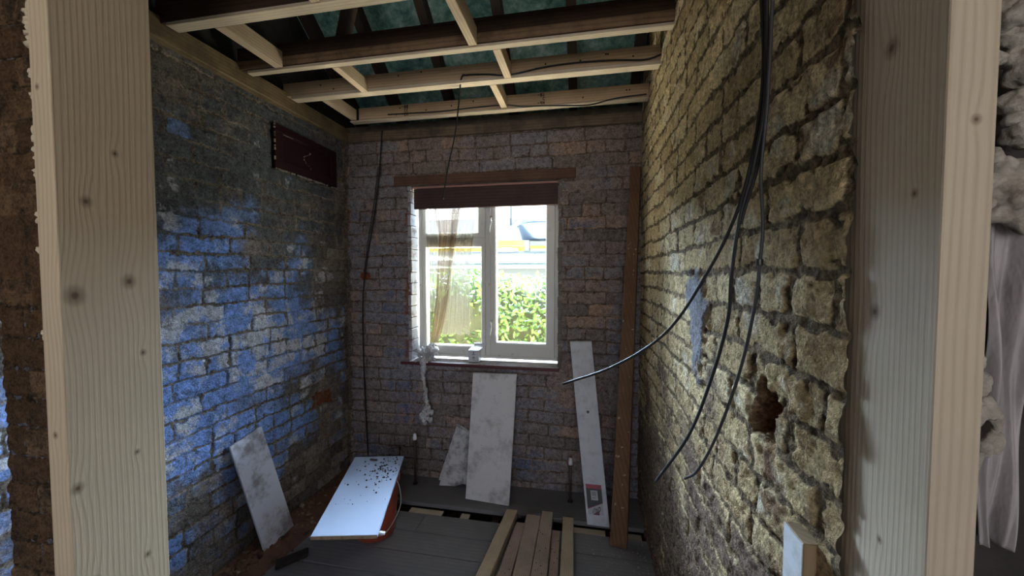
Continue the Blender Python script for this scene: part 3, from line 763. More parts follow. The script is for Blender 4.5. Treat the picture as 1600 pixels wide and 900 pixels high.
def cloth(name, edge, mat, parent, nu=120, nz=120, folds=9, amp=.008, y=2.405, sw=4.0, seed=0):
    """edge(t): t 0 top .. 1 bottom -> x left, x right, z"""
    V_ = []; F_ = []; ST = []
    for j_ in range(nz):
        t = j_/(nz-1); xl, xr, z = edge(t)
        for i_ in range(nu):
            s_ = i_/(nu-1)
            ss = s_ + .03*math.sin(s_*folds*4.1+seed+t*2)
            x = xl + (xr-xl)*ss
            a_ = amp*(math.sin(s_*folds*6.283+seed+1.5*math.sin(t*3+seed)) + .4*math.sin(s_*folds*13.9+t*5+seed))
            V_.append((x, y+a_, z+.004*math.sin(s_*19+t*4))); ST.append((s_*sw, t*5.5, 0))
    for j_ in range(nz-1):
        for i_ in range(nu-1):
            a = j_*nu+i_; F_.append((a, a+1, a+1+nu, a+nu))
    o = link(name, V_, F_, mat, parent, smooth=True)
    at = o.data.attributes.new('st', 'FLOAT_VECTOR', 'POINT'); at.data.foreach_set('vector', np.array(ST, dtype=np.float32).ravel())
    return o
def lerp_tab(tab, t):
    for a, b in zip(tab, tab[1:]):
        if t <= b[0]:
            k = (t-a[0])/(b[0]-a[0]); return tuple(a[i]+(b[i]-a[i])*k for i in range(1, len(a)))
    return tab[-1][1:]
cur = empty('net_curtain', (-0.92, 2.405, .80)); tag(cur, 'dusty beige lace net curtain hanging bunched at the left of the window', 'curtain')
M['lace_dense'] = lace_mat('beige_lace_gathered', (0.30, 0.22, 0.14), 1.9, 60); M['lace_sheer'] = lace_mat('beige_lace_sheer', (0.36, 0.32, 0.25), .8, 55)
tabA = [(0, -1.06, -0.84, 1.80), (.2, -.985, -.835, 1.60), (.4, -.975, -.865, 1.40), (.6, -.975, -.895, 1.20), (.8, -1.0, -.93, 1.0), (1.0, -1.03, -.965, .86)]
tabA = [(0, -.985, -.80, 1.80), (.2, -.955, -.835, 1.60), (.4, -.965, -.865, 1.40), (.6, -.975, -.885, 1.20), (.8, -1.0, -.925, 1.0), (1.0, -1.03, -.975, .86)]
cloth('gathered_lace', lambda t: lerp_tab(tabA, t), M['lace_dense'], cur, folds=5, amp=.009, sw=3.0)
tabB = [(0, -.86, -.70, 1.80), (.5, -.895, -.745, 1.35), (1.0, -.935, -.745, .95)]
cloth('sheer_lace', lambda t: lerp_tab(tabB, t), M['lace_sheer'], cur, folds=6, amp=.006, y=2.412, sw=3.5, seed=2)
tabC = [(0, -1.06, -.97, 1.80), (.5, -1.03, -.955, 1.50), (1.0, -1.015, -.95, 1.10)]
cloth('sheer_lace', lambda t: lerp_tab(tabC, t), M['lace_sheer'], cur, folds=3, amp=.006, y=2.414, sw=2.5, seed=4)
# the cobwebby tail: knotted at the sill and trailing down the wall
mm = N('cobwebby_net', .95, .1); mm.t.nodes.remove(mm.b)
dd = mm.n('ShaderNodeBsdfDiffuse'); tt = mm.n('ShaderNodeBsdfTransparent'); xx = mm.n('ShaderNodeMixShader'); nn = mm.noise(110, 4, .7); mm.l(mm.mix(mm.noise(20, 4, .6), (.70, .70, .72), (.40, .37, .35)), dd.inputs[0])
mm.l(mm.step(nn, .36, .50), xx.inputs[0]); mm.l(tt.outputs[0], xx.inputs[1]); mm.l(dd.outputs[0], xx.inputs[2]); mm.l(xx.outputs[0], mm.out.inputs[0]); M['web'] = mm.m
bl = []
rr_ = random.Random(21)
for k in range(26): bl.append(((-1.015+rr_.uniform(-.05, .05), 2.355+rr_.uniform(-.03, .04), .83+rr_.uniform(-.045, .035)), (.024*rr_.uniform(.6, 1.2), .02, .02*rr_.uniform(.6, 1.2))))
path = [(-1.02, 2.30, .80), (-1.015, 2.288, .72), (-1.005, 2.29, .62), (-1.0, 2.30, .55), (-.995, 2.305, .49)]
for i_, p_ in enumerate(spline(path, 7)):
    r0 = .016 if i_ < 8 else .009
    bl.append(((p_.x+rr_.uniform(-.006, .006), p_.y, p_.z), (r0*rr_.uniform(.7, 1.3), .011, .022)))
for k in range(16):
    t = rr_.random(); s_ = rr_.uniform(-1, 1); bl.append(((-1.0+s_*(.012+.05*t), 2.305, .49-.10*t), (.016, .008, .02)))
v_, f_ = blob_mesh(bl, 6, 3, .7, 45)
tail = link('trailing_end', v_, f_, M['web'], cur, smooth=True)
tag(tail, 'whitish tangled end trailing over the sill')
# ruddy loose strands
m = MB()
for k in range(40):
    x = -1.01+rr_.uniform(-.05, .05); y = 2.32+rr_.uniform(-.02, .05); z = .84+rr_.uniform(-.04, .04)
    pts = [(x, y, z)]
    for q in range(4): pts.append((pts[-1][0]+rr_.uniform(-.03, .03), min(2.40, max(2.285, pts[-1][1]+rr_.uniform(-.02, .01))), pts[-1][2]+rr_.uniform(-.03, .02)))
    m.tube(spline(pts, 4), .0012, 4)
m.build('loose_threads', M['web'], cur)

# ================================================================== maroon panel on the left wall
mr = plain('maroon_gloss', (0.020, 0.003, 0.006), .5, .25)
pn = empty('maroon_panel', (-1.585, 1.992, 1.905)); tag(pn, 'dark maroon painted wooden panel let into the blue brick wall', 'panel')
def pbox(y0, y1, z0, z1, x0_, x1_): return [(x1_, y0, z0), (x1_, y1, z0), (x1_, y1, z1), (x1_, y0, z1)]
MB().box(-1.598, -1.590, 1.743, 2.243, 1.903, 2.130).build('field', mr, pn)
m = MB()
y0, y1, z0, z1 = 1.743, 2.243, 1.903, 2.130
for a in ((y0, y1, z1-.035, z1), (y0, y1, z0, z0+.05), (y0, y0+.055, z0+.05, z1-.035), (y1-.045, y1, z0+.05, z1-.035)): m.box(-1.5895, -1.575, *a)
m.build('frame', mr, pn, bevel=.003, segs=2)
m = MB()
for a in ((y0+.055, y1-.045, z1-.041, z1-.036), (y0+.055, y1-.045, z0+.051, z0+.057), (y0+.056, y0+.061, z0+.057, z1-.042), (y1-.051, y1-.046, z0+.057, z1-.042)): m.box(-1.5895, -1.581, *a)
m.build('moulding', mr, pn)
m = MB(); rr_ = random.Random(2)
for k in range(26):
    t = rr_.random(); yy = y0+.25+.03*math.cos(t*6)+rr_.uniform(-.006, .006); zz = z0+.055+.10*t
    m.box(-1.5896, -1.5885, yy, yy+rr_.uniform(.002, .006), zz, zz+rr_.uniform(.002, .005))
for k in range(60):
    yy = rr_.uniform(y0, y1); m.box(-1.580, -1.5735, yy, yy+rr_.uniform(.003, .012), z0-.005-rr_.uniform(0, .004), z0+.001)
for k in range(16):
    zz = rr_.uniform(z0, z1); m.box(-1.580, -1.5735, y0-.004, y0+.002, zz, zz+rr_.uniform(.003, .012))
m.box(-1.5805, -1.5795, y0+.065, y0+.13, z1-.040, z1-.0375)
m.build('paint_chips', plain('chipped_undercoat', (0.42, 0.36, 0.30), .8), pn)['kind'] = 'stuff'

# ================================================================== boards
def mlist(label, *a): return a
M['grey_board'] = dusty('scuffed_grey_board', (0.62, 0.60, 0.60), (0.20, 0.18, 0.17), 8, .46, .72, .8, .7, specks=.6)
M['white_board'] = dusty('long_white_board', (0.60, 0.61, 0.66), (0.38, 0.38, 0.42), 16, .45, .7, .7, .6, specks=.4)
M['melamine'] = dusty('white_melamine', (0.31, 0.36, 0.47), (0.22, 0.25, 0.31), 5, .60, .85, .30, .5, specks=0)
M['dirty_melamine'] = dusty('stained_white_board', (0.66, 0.67, 0.76), (0.20, 0.18, 0.19), 6.5, .44, .62, .6, .85, specks=.3)
M['board_edge'] = plain('white_edge', (0.66, 0.68, 0.74), .5)
M['chip'] = dusty('chipboard_edge', (0.24, 0.17, 0.11), (0.12, 0.08, 0.05), 60)

# A stained board leaning on the left wall
A = [(-1.567, 1.433, .575), (-1.567, 1.605, .600), (-1.500, 1.722, .028), (-1.508, 1.548, .003)]
b = empty('stained_board', (-1.53, 1.58, 0)); tag(b, 'stained white board leaning against the blue brick wall', 'board')
MB().prism(A, (-.012, .004, -.0015)).build('panel', M['dirty_melamine'], b, bevel=.001)
m = MB(); e0, e1 = Vector(A[0]), Vector(A[3]); m.prism([e0+Vector((.0006, -.0012, 0)), e0+Vector((-.012, .0022, 0)), e1+Vector((-.012, .0022, -.001)), e1+Vector((.0006, -.0012, 0))], (0, -.0012, 0)); m.build('edge_band', M['board_edge'], b)

# B broad grey board below the window
Bq = [(-.687, 2.296, .731), (-.410, 2.304, .733), (-.425, 2.135, .004), (-.692, 2.145, .012)]
tag(MB().prism(Bq, (0, .014, .003)).build('wide_board', M['grey_board'], bevel=.0015), 'wide scuffed grey board with nail holes leaning under the window', 'board')
m = MB()
for fx, fz in ((.35, .83), (.52, .82), (.3, .42), (.7, .63), (.2, .55)):
    a = Vector(Bq[0]).lerp(Vector(Bq[1]), fx); c_ = Vector(Bq[3]).lerp(Vector(Bq[2]), fx); p_ = c_.lerp(a, fz)
    MB().tube([p_+Vector((0, .002, 0)), p_+Vector((0, -.0012, 0))], .006 if fz == .42 else .003, 8).build('nail_hole', M['black'], bpy.data.objects['wide_board'])
# C broken pieces behind it
Cq = [(-.800, 2.318, .372), (-.715, 2.320, .335), (-.690, 2.275, .05), (-.695, 2.262, .018), (-.745, 2.262, .034), (-.80, 2.262, .012), (-.905, 2.262, .006)]
M['broken'] = dusty('broken_plasterboard', (0.54, 0.53, 0.54), (0.15, 0.13, 0.12), 9, .42, .62, .85, .85, specks=.8)
tag(MB().prism(Cq, (0, .010, .002)).build('broken_board', M['broken'], bevel=.001), 'broken grey board offcut half hidden behind the wide grey board, front one', 'board')
Cq2 = [(-.805, 2.331, .385), (-.700, 2.334, .330), (-.70, 2.29, .02), (-.915, 2.280, .03)]
tag(MB().prism(Cq2, (0, .008, .002)).build('broken_board', M['broken'], bevel=.001), 'thin dark-edged board offcut directly behind the broken grey board', 'board')
# D long white board with label
Dq = [(-.087, 2.304, .945), (.040, 2.306, .950), (.137, 2.050, .006), (.020, 2.050, .006)]
dbo = empty('long_board', (.05, 2.1, 0)); tag(dbo, 'tall narrow white board with a red and black label leaning right of the window', 'board')
MB().prism(Dq, (0, .016, .004)).build('panel', M['white_board'], dbo, bevel=.0015)
a0, a1, a2, a3 = [Vector(p) for p in Dq]
nrm = (a1-a0).cross(a3-a0).normalized(); nrm = -nrm if nrm.y > 0 else nrm
def dpt(s_, t_, off):  # s across 0..1, t up from bottom 0..1
    lo = a3.lerp(a2, s_); hi = a0.lerp(a1, s_); return lo.lerp(hi, t_) + nrm*off
def dquad(m, pts, off):
    q = [dpt(s_, t_, off) for s_, t_ in pts]; return m.prism(q, -nrm*.0006)
# label frame: px rect u 918..947, v 769..808 in the photo
LT, LB, SL, SRr = .208, .055, .10, .80
def lab(x, y): return (SL+(SRr-SL)*x, LB+(LT-LB)*y)
LM = {k: plain('label_'+k, c_, .4) for k, c_ in dict(black=(.018, .02, .025), red=(.30, .02, .035), white=(.45, .44, .47), grey=(.10, .10, .11), maroon=(.16, .02, .045)).items()}
lb = dquad(MB(), [lab(0, 0), lab(1, 0), lab(1, 1), lab(0, 1)], .001).build('printed_label', LM['black'], dbo)
dquad(MB(), [lab(0, .86), lab(1, .86), lab(1, 1), lab(0, 1)], .0018).build('red_band', LM['red'], lb)
dquad(MB(), [lab(0, 0), lab(1, 0), lab(1, .40), lab(0, .17)], .0018).build('white_corner', LM['white'], lb)
dquad(MB(), [lab(0, .17), lab(1, .40), lab(1, .43), lab(.0, .21)], .0022).build('maroon_stripe', LM['maroon'], lb)
dquad(MB(), [lab(.3, .0), lab(.73, .0), lab(.73, .11), lab(.62, .12)], .0022).build('maroon_wedge', LM['maroon'], lb)
dquad(MB(), [lab(.28, .48), lab(.72, .48), lab(.72, .80), lab(.28, .80)], .0022).build('barcode_patch', LM['white'], lb)
m = MB()
for k in range(11): dquad(m, [lab(.35+.026*k, .62), lab(.35+.026*k+.014, .62), lab(.35+.026*k+.014, .77), lab(.35+.026*k, .77)], .0026)
for k in range(5): dquad(m, [lab(.37+.05*k, .54), lab(.405+.05*k, .54), lab(.405+.05*k, .575), lab(.37+.05*k, .575)], .0026)
m.build('barcode', LM['grey'], lb)
m = MB()
for k in range(16):
    a = k/16*6.283; b_ = (k+1)/16*6.283
    dquad(m, [lab(.84+.085*math.cos(a), .90+.06*math.sin(a)), lab(.84+.085*math.cos(b_), .90+.06*math.sin(b_)), lab(.84+.065*math.cos(b_), .90+.045*math.sin(b_)), lab(.84+.065*math.cos(a), .90+.045*math.sin(a))], .003)
m.build('round_mark', LM['black'], lb)
m = MB()
def stroke(x0_, y0_, x1_, y1_, w_=.030):
    d = Vector((x1_-x0_, y1_-y0_)); n_ = Vector((-d.y, d.x)).normalized()*w_/2
    dquad(m, [lab(x0_-n_.x, y0_-n_.y), lab(x1_-n_.x, y1_-n_.y), lab(x1_+n_.x, y1_+n_.y), lab(x0_+n_.x, y0_+n_.y)], .003)
for s_ in [(.30, .04, .36, .17), (.40, .05, .46, .20), (.46, .20, .40, .21), (.50, .07, .55, .22), (.55, .22, .62, .09), (.62, .09, .66, .25), (.70, .12, .74, .27), (.74, .27, .82, .25), (.82, .25, .80, .15), (.80, .15, .70, .12)]: stroke(*s_)
m.build('lettering', LM['black'], lb)
m = MB(); p_ = dpt(.52, .595, .0); m.tube([p_-nrm*.002, p_+nrm*.0015], .008, 10); m.build('hole', M['black'], dbo)
m = MB(); p_ = dpt(.50, .580, .0); m.tube([p_-nrm*.002, p_+nrm*.0018], .004, 8); m.build('chip', M['board_edge'], dbo)

# E brown timber leaning in the right corner
Eq = [(.250, 2.318, 1.968), (.306, 2.318, 1.966), (.210, 1.905, .002), (.128, 1.912, .002)]
e = empty('leaning_post', (.17, 1.93, 0)); tag(e, 'long orange-brown timber post leaning in the corner by the yellow brick wall', 'post')
MB().prism(Eq, (.010, .045, .008)).build('post', M['prop'], e, bevel=.002)
spot = plain('plaster_spot', (.38, .31, .24), .9); rr_ = random.Random(5); ea, eb, ec, ed = [Vector(p) for p in Eq]
for k in range(22):
    s_, t_ = rr_.uniform(.1, .9), rr_.uniform(.05, .8); p_ = ed.lerp(ec, s_).lerp(ea.lerp(eb, s_), t_); w_, h_ = rr_.uniform(.003, .008), rr_.uniform(.003, .010)
    MB().prism([p_+Vector((-w_, -.0012, -h_)), p_+Vector((w_, -.0012, -h_*.4)), p_+Vector((w_*.6, -.0012+h_*.18, h_)), p_+Vector((-w_*.8, -.0012+h_*.15, h_*.7))], (0, .003, 0)).build('plaster_spot', spot, e)

# F melamine shelf on an orange bucket
Fz = .35
sh = empty('white_shelf', (-1.0, 1.6, Fz)); tag(sh, 'white melamine shelf board strewn with grit lying across the orange bucket', 'shelf board')
Fq = [(-1.027, 1.262, Fz), (-.780, 1.318, Fz), (-.976, 1.930, Fz), (-1.232, 1.868, Fz)]
MB().prism(Fq, (0, 0, -.014)).build('board', M['melamine'], sh, bevel=.001)
m = MB(); f0, f1 = Vector(Fq[0]), Vector(Fq[1]); m.prism([f0+Vector((0, -.0010, -.001)), f1+Vector((0, -.0010, -.001)), f1+Vector((0, -.001, -.0142)), f0+Vector((0, -.001, -.0142))], (0, .002, 0)); m.build('raw_edge', M['chip'], sh)
m = MB(); m.box(-.784, -.762, 1.337, 1.347, Fz-.012, Fz-.004); m.build('bracket', M['board_edge'], sh)
g = MB(); rr_ = random.Random(8)
fa, fb, fc, fd = [Vector(p) for p in Fq]
for k in range(150):
    s_ = min(.97, max(.03, rr_.gauss(.68, .16))); t_ = min(.97, max(.03, rr_.gauss(.76, .09)))
    if k > 110: s_, t_ = rr_.uniform(.05, .95), rr_.uniform(.3, .97)
    p_ = fa.lerp(fb, s_).lerp(fd.lerp(fc, s_), t_); r_ = rr_.choice([.0015, .002, .003, .005])
    g.lathe((p_.x, p_.y, p_.z+.0004), [(r_, 0), (r_*.7, r_*.8), (r_*.1, r_*1.1)], 5)
p_ = fa.lerp(fb, .42).lerp(fd.lerp(fc, .42), .93); g.box(p_.x-.02, p_.x+.02, p_.y-.003, p_.y+.004, Fz+.0005, Fz+.008)
o = g.build('grit', plain('dark_grit', (.06, .05, .045), .9)); tag(o, 'dark grit and crumbs scattered on the white shelf board', 'grit', kind='stuff')

bc = (-1.075, 1.80)
M['orange'] = plain('orange_red_plastic', (0.34, 0.07, 0.035), .4, .4)
bk = empty('builders_bucket', (*bc, 0)); tag(bk, 'orange-red plastic bucket standing under the white shelf board', 'bucket')
MB().lathe((*bc, 0.001), [(r_*.88, z_) for r_, z_ in [(.105, 0), (.112, .004), (.120, .08), (.130, .18), (.136, .26), (.138, .265), (.146, .268), (.146, .285), (.140, .30), (.144, .318), (.146, .334), (.138, .334), (.130, .27), (.102, .01)]], 48).build('body', M['orange'], bk, smooth=True)
mt = MB(); mt.tube(spline([(bc[0]+.125, bc[1]-.02, .31), (bc[0]+.155, bc[1]-.03, .27), (bc[0]+.175, bc[1]-.06, .20), (bc[0]+.155, bc[1]-.11, .13), (bc[0]+.12, bc[1]-.16, .10), (bc[0]+.07, bc[1]-.20, .16)], 7), .0022, 6)
mt.build('wire_handle', plain('galvanised_wire', (.42, .42, .42), .4, .5, .7), bk, smooth=True)

# ================================================================== stacked timber battens on the floor
tl = [('weathered', (0.36, 0.27, 0.20), (0.22, 0.15, 0.11), .55), ('pinkish', (0.34, 0.23, 0.18), (0.2, 0.12, 0.09), .5), ('fresh', (0.46, 0.36, 0.24), (0.30, 0.21, 0.13), .3)]
TW = [wood('floor_batten_'+n_, a_, b_, (1, 0, 1), 1, 110, weather=w_, weather_col=(.17, .125, .10)) for n_, a_, b_, w_ in tl]
# far-left x, far-right x, near-left x, near-right x, far y, top z, material
bt = [(-.418, -.357, -.455, -.392, 2.040, .050, 2, 'leftmost timber batten of the bundle on the floor, raised edge up'),
      (-.350, -.300, -.372, -.308, 1.960, .036, 1, 'grit-covered timber batten second from left in the floor bundle'),
      (-.303, -.226, -.300, -.224, 2.015, .050, 0, 'broad brown timber batten third from left in the floor bundle'),
      (-.224, -.162, -.222, -.150, 2.050, .056, 0, 'longest pinkish timber batten in the middle of the floor bundle'),
      (-.158, -.118, -.148, -.104, 1.930, .036, 1, 'narrow timber batten low down between the middle and rightmost ones'),
      (-.108, -.052, -.098, -.036, 2.030, .050, 2, 'yellowish rightmost timber batten of the bundle on the floor')]
for (fx0, fx1, nx0, nx1, fy, zt, mi, lb_) in bt:
    ny = 1.15; k = (fy-ny)/(fy-1.58)
    nx0 = fx0+(nx0-fx0)*k; nx1 = fx1+(nx1-fx1)*k; nx1 -= .004
    q = [(nx0, ny, zt), (nx1, ny, zt), (fx1, fy, zt), (fx0, fy, zt)]
    tag(MB().prism(q, (0, 0, -zt+.0015)).build('timber_batten', TW[mi], bevel=.0025), lb_, 'timber batten', 'battens bundled on the floor')
sp_ = MB(); rr_ = random.Random(31)
for k in range(170):
    x = rr_.uniform(-.40, -.09); y = rr_.uniform(1.3, 1.97)
    zt = .036 if (-.35 < x < -.305 and y < 1.95) or (-.15 < x < -.115 and y < 1.9) else (.0565 if -.22 < x < -.155 else None)
    if zt is None: continue
    r_ = rr_.uniform(.001, .003); sp_.lathe((x, y, zt+.0003), [(r_, 0), (r_*.6, r_*.8), (r_*.1, r_)], 5)
tag(sp_.build('mortar_crumbs', plain('mortar_crumb', (.10, .08, .065), .9)), 'small mortar crumbs lying on the floor battens', 'crumbs', kind='stuff')

# ================================================================== exposed joist gap in the floor
m = MB()
for x in (-1.25, -.86, -.49, -.09, .13): m.box(x-.022, x+.022, 1.2, 2.36, -.15, -.041)
o = m.build('floor_joists', M['old_joist'], origin='zero'); o['kind'] = 'structure'
m = MB()
for (a_, b_) in ((-1.0, -.80), (-.69, -.64), (-.08, .115), (.14, .30)): m.box(a_, b_, 1.99, 2.072, -.040, -.030)
m.build('lath_and_glow_strips', plain('cream_lath_and_glow', (.66, .58, .47), .9), origin='zero')['kind'] = 'structure'  # pale strips; the right ones stand in for light from the room below

# pipes with white caps
def pipe(x, y, zt, lb_):
    p_ = empty('capped_pipe', (x, y, .004)); tag(p_, lb_, 'pipe', 'capped pipe tails by the window wall')
    MB().tube([(x, y, .004), (x, y, zt-.02)], .0075, 12).build('pipe', plain('dull_copper', (.10, .07, .055), .5, .4, .5), p_, smooth=True)
    MB().lathe((x, y, zt-.035), [(.011, 0), (.013, .004), (.013, .022), (.010, .026), (.011, .034), (.006, .040), (.001, .041)], 16).build('cap', plain('white_cap', (.75, .75, .75), .4), p_, smooth=True)
    MB().lathe((x, y, .0045), [(.018, 0), (.014, .006), (.009, .010)], 14).build('collar', M['black'], p_, smooth=True)
pipe(-1.065, 2.26, .325, 'thin dark pipe with a white cap standing left of the broken boards')
pipe(-.078, 2.25, .262, 'thin dark pipe with a white cap standing left of the long white board')

# ================================================================== cables
M['cable'] = plain('black_cable_sheath', (.014, .014, .015), .55, .3)
M['cable_grey'] = plain('dark_grey_cable_sheath', (.035, .036, .038), .5, .35)
def cable(name, pix, mat, r, lb_, cat='cable', ry=None, grp=None, **k):
    pts = [ray_at(u, v, y) for (u, v, y) in pix]
    o = MB().tube(spline(pts, 10), r, 10, ry=ry).build(name, mat, smooth=True, **k); return tag(o, lb_, cat, grp)
gc = 'cables hanging in front of the yellow brick wall'
cable('hanging_cable', [(1187, -60, .70), (1190, 0, .695), (1193, 110, .695), (1180, 220, .71), (1152, 330, .735), (1103, 430, .78), (1040, 520, .84), (960, 572, .92), (880, 600, 1.00)], M['cable'], .0030, 'black cable with its cut end curving furthest left over the long white board', grp=gc)
cable('hanging_cable', [(1200, -60, .68), (1198, 0, .678), (1196, 150, .682), (1177, 260, .69), (1156, 340, .70), (1143, 430, .72), (1137, 500, .74), (1112, 590, .80), (1076, 680, .88), (1025, 752, .96)], M['cable'], .0030, 'thick flat black cable ending in the middle, between the other two cut ends', ry=.0042, grp=gc)
cable('hanging_cable', [(1210, -60, .67), (1207, 0, .668), (1199, 160, .676), (1189, 270, .69), (1192, 350, .685), (1187, 412, .69), (1179, 480, .70), (1156, 580, .74), (1120, 680, .80), (1090, 735, .84), (1070, 748, .87)], M['cable_grey'], .0028, 'grey-sheened cable ending furthest right with a small hooked tip', grp=gc)
cable('hanging_cable', [(1193, -60, .69), (1196, 20, .688), (1201, 80, .68), (1192, 180, .69), (1183, 262, .70), (1163, 330, .72), (1158, 350, .725)], M['cable'], .0026, 'short black cable bound into the top of the hanging bundle', grp=gc)
q_ = ray_at(1187, 410, .688)
o = MB().lathe((q_[0], q_[1], q_[2]-.005), [(.0035, 0), (.0052, .001), (.0052, .010), (.0035, .011)], 12).build('cable_clip', M['black'], smooth=False); tag(o, 'small black clip round the rightmost hanging cable', 'clip')
# flex clipped to the third joist and dropping to the window
cable('light_flex', [(692, 312, 2.02), (700, 262, 1.99), (711, 210, 1.93), (717, 160, 1.87), (721, 122, 1.80), (730, 117, 1.797), (762, 116, 1.797), (795, 117, 1.797), (850, 105, 1.797), (900, 98, 1.797), (960, 94, 1.797), (1008, 93, 1.797), (1036, 84, 1.797)], M['cable'], .0038, 'thin dark flex dropping from the third joist in front of the window')
cable('joist_flex', [(606, 179, 2.118), (640, 177, 2.118), (690, 174, 2.118), (740, 168, 2.118), (790, 164, 2.118), (815, 166, 2.118), (870, 165, 2.118), (920, 164, 2.118), (960, 154, 2.118), (1010, 147, 2.118)], M['cable'], .0036, 'thin dark flex clipped along the stamped joist by the window wall')
cable('wall_cable', [(597, 204, 2.325), (594, 250, 2.330), (590, 300, 2.330), (581, 360, 2.332), (570, 430, 2.332), (567, 480, 2.332), (568, 560, 2.332), (571, 630, 2.332), (575, 712, 2.335)], M['cable'], .0042, 'dark cable bowing down the window wall near the left corner', ry=.003)
cable('wall_cable', [(591, 260, 2.331), (584, 320, 2.332), (576, 370, 2.332), (569, 425, 2.332)], M['cable_grey'], .003, 'short second cable alongside the dark cable near the left corner')

# ================================================================== rubble and dust
def rubble(name, n, fn, sizes, mat, seed, lb_, cat):
    g = MB(); rr_ = random.Random(seed)
    for k in range(n):
        x, y, z = fn(rr_); s_ = rr_.choice(sizes)*rr_.uniform(.6, 1.3)
        d = [Vector((rr_.uniform(-1, 1), rr_.uniform(-1, 1), rr_.uniform(-.6, .6))).normalized()*s_*rr_.uniform(.6, 1) for _ in range(9)]
        bm = bmesh.new()
        for p_ in d: bm.verts.new((x+p_.x, y+p_.y, max(z+.0005, z+p_.z+s_*.4)))
        bmesh.ops.convex_hull(bm, input=bm.verts); bm.verts.index_update()
        vs_ = [v.co[:] for v in bm.verts]; fs_ = [tuple(v.index for v in f.verts) for f in bm.faces]; bm.free(); g.add(vs_, fs_)
    return tag(g.build(name, mat), lb_, cat, kind='stuff')
mm = N('brick_rubble', .95, .1); nn = mm.noise(18, 3, .5); mm.color(mm.ramp(nn, [(.35, (.07, .045, .032)), (.5, (.16, .085, .05)), (.62, (.25, .19, .14)), (.75, (.13, .11, .10))])); M['rubble'] = mm.m
def along_wall(r_):
    y = r_.uniform(1.2, 2.30); x = -1.575 + abs(r_.gauss(0, .06 + .05*(y-1.2))); return (x, y, max(0, .028-(x+1.575)*.25))
rubble('brick_rubble', 520, along_wall, [.004, .007, .012, .018], M['rubble'], 3, 'brown brick rubble and mortar crumbs along the foot of the blue wall', 'rubble')
# ruddy dust bank
us = np.linspace(0, 1, 60); V_ = []; F_ = []
for i_, t in enumerate(us):
    y = 1.15 + 1.19*t
    for j_ in range(12):
        s_ = j_/11; wd = .14+.12*t
        V_.append((-1.585+s_*wd, y, .001+.035*(1-s_)**1.6*(.7+.6*float(fbm(np.array(y), np.array(s_*wd), .06, 8)))))
for i_ in range(59):
    for j_ in range(11): a = i_*12+j_; F_.append((a, a+12, a+13, a+1))
tag(link('dust_bank', V_, F_, dusty('reddish_brick_dust', (.15, .07, .045), (.06, .045, .038), 8), smooth=True), 'reddish brown brick dust banked against the blue wall', 'dust', kind='stuff')
def on_floor(r_):
    x = min(.29, r_.gauss(.12, .18)); y = r_.uniform(1.2, 1.96)
    if -.45 < x < -.03: x = r_.uniform(0, .28)
    return (x, y, .001)
rubble('plaster_crumbs', 330, on_floor, [.0015, .002, .003, .0045], plain('pale_crumb', (.42, .37, .32), .9), 13, 'pale plaster crumbs scattered on the floorboards at the right', 'crumbs')
rubble('fine_grit', 160, lambda r_: (r_.uniform(-1.35, -.47), r_.uniform(1.25, 1.96), .001), [.0012, .0018, .0025], M['rubble'], 17, 'fine brown grit scattered over the middle of the floorboards', 'grit')
# charred offcut
q = [(-1.405, 1.50, .004), (-1.375, 1.46, .004), (-1.29, 1.565, .004), (-1.315, 1.60, .004)]
tag(MB().prism(q, (0, 0, .022)).build('charred_offcut', dusty('charred_wood', (.022, .018, .016), (.04, .03, .025), 20), bevel=.004, segs=2), 'small blackened wood offcut on the floor by the stained board', 'offcut')

# ================================================================== outside
# hedge of glossy leaves: a dark inner mass and thousands of leaves
hg = empty('laurel_hedge', (-1.0, 4.6, -2.6)); tag(hg, 'tall sunlit green leafy hedge outside the window', 'hedge')
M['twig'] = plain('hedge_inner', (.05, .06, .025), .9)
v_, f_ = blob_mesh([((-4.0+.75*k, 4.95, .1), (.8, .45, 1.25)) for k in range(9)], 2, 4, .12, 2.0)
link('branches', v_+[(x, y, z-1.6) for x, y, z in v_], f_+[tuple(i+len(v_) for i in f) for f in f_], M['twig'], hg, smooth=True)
mm = N('hedge_leaf', .35, .5); nn = mm.noise(9, 3, .6); n2 = mm.noise(2.2, 3, .5)
cc = mm.ramp(mm.math('ADD', mm.math('MULTIPLY', nn, .6), mm.math('MULTIPLY', n2, .4)), [(.35, (.020, .05, .008)), (.47, (.06, .13, .02)), (.57, (.16, .24, .05)), (.66, (.34, .38, .14))])
mm.color(cc); mm.b.inputs['Subsurface Weight'].default_value = 0.0
tl_ = mm.n('ShaderNodeBsdfTranslucent'); mm.l(cc, tl_.inputs[0]); mxl = mm.n('ShaderNodeMixShader'); mxl.inputs[0].default_value = .10
mm.l(mm.b.outputs[0], mxl.inputs[1]); mm.l(tl_.outputs[0], mxl.inputs[2]); mm.l(mxl.outputs[0], mm.out.inputs[0]); M['leaf'] = mm.m
rr_ = random.Random(77); g = MB()
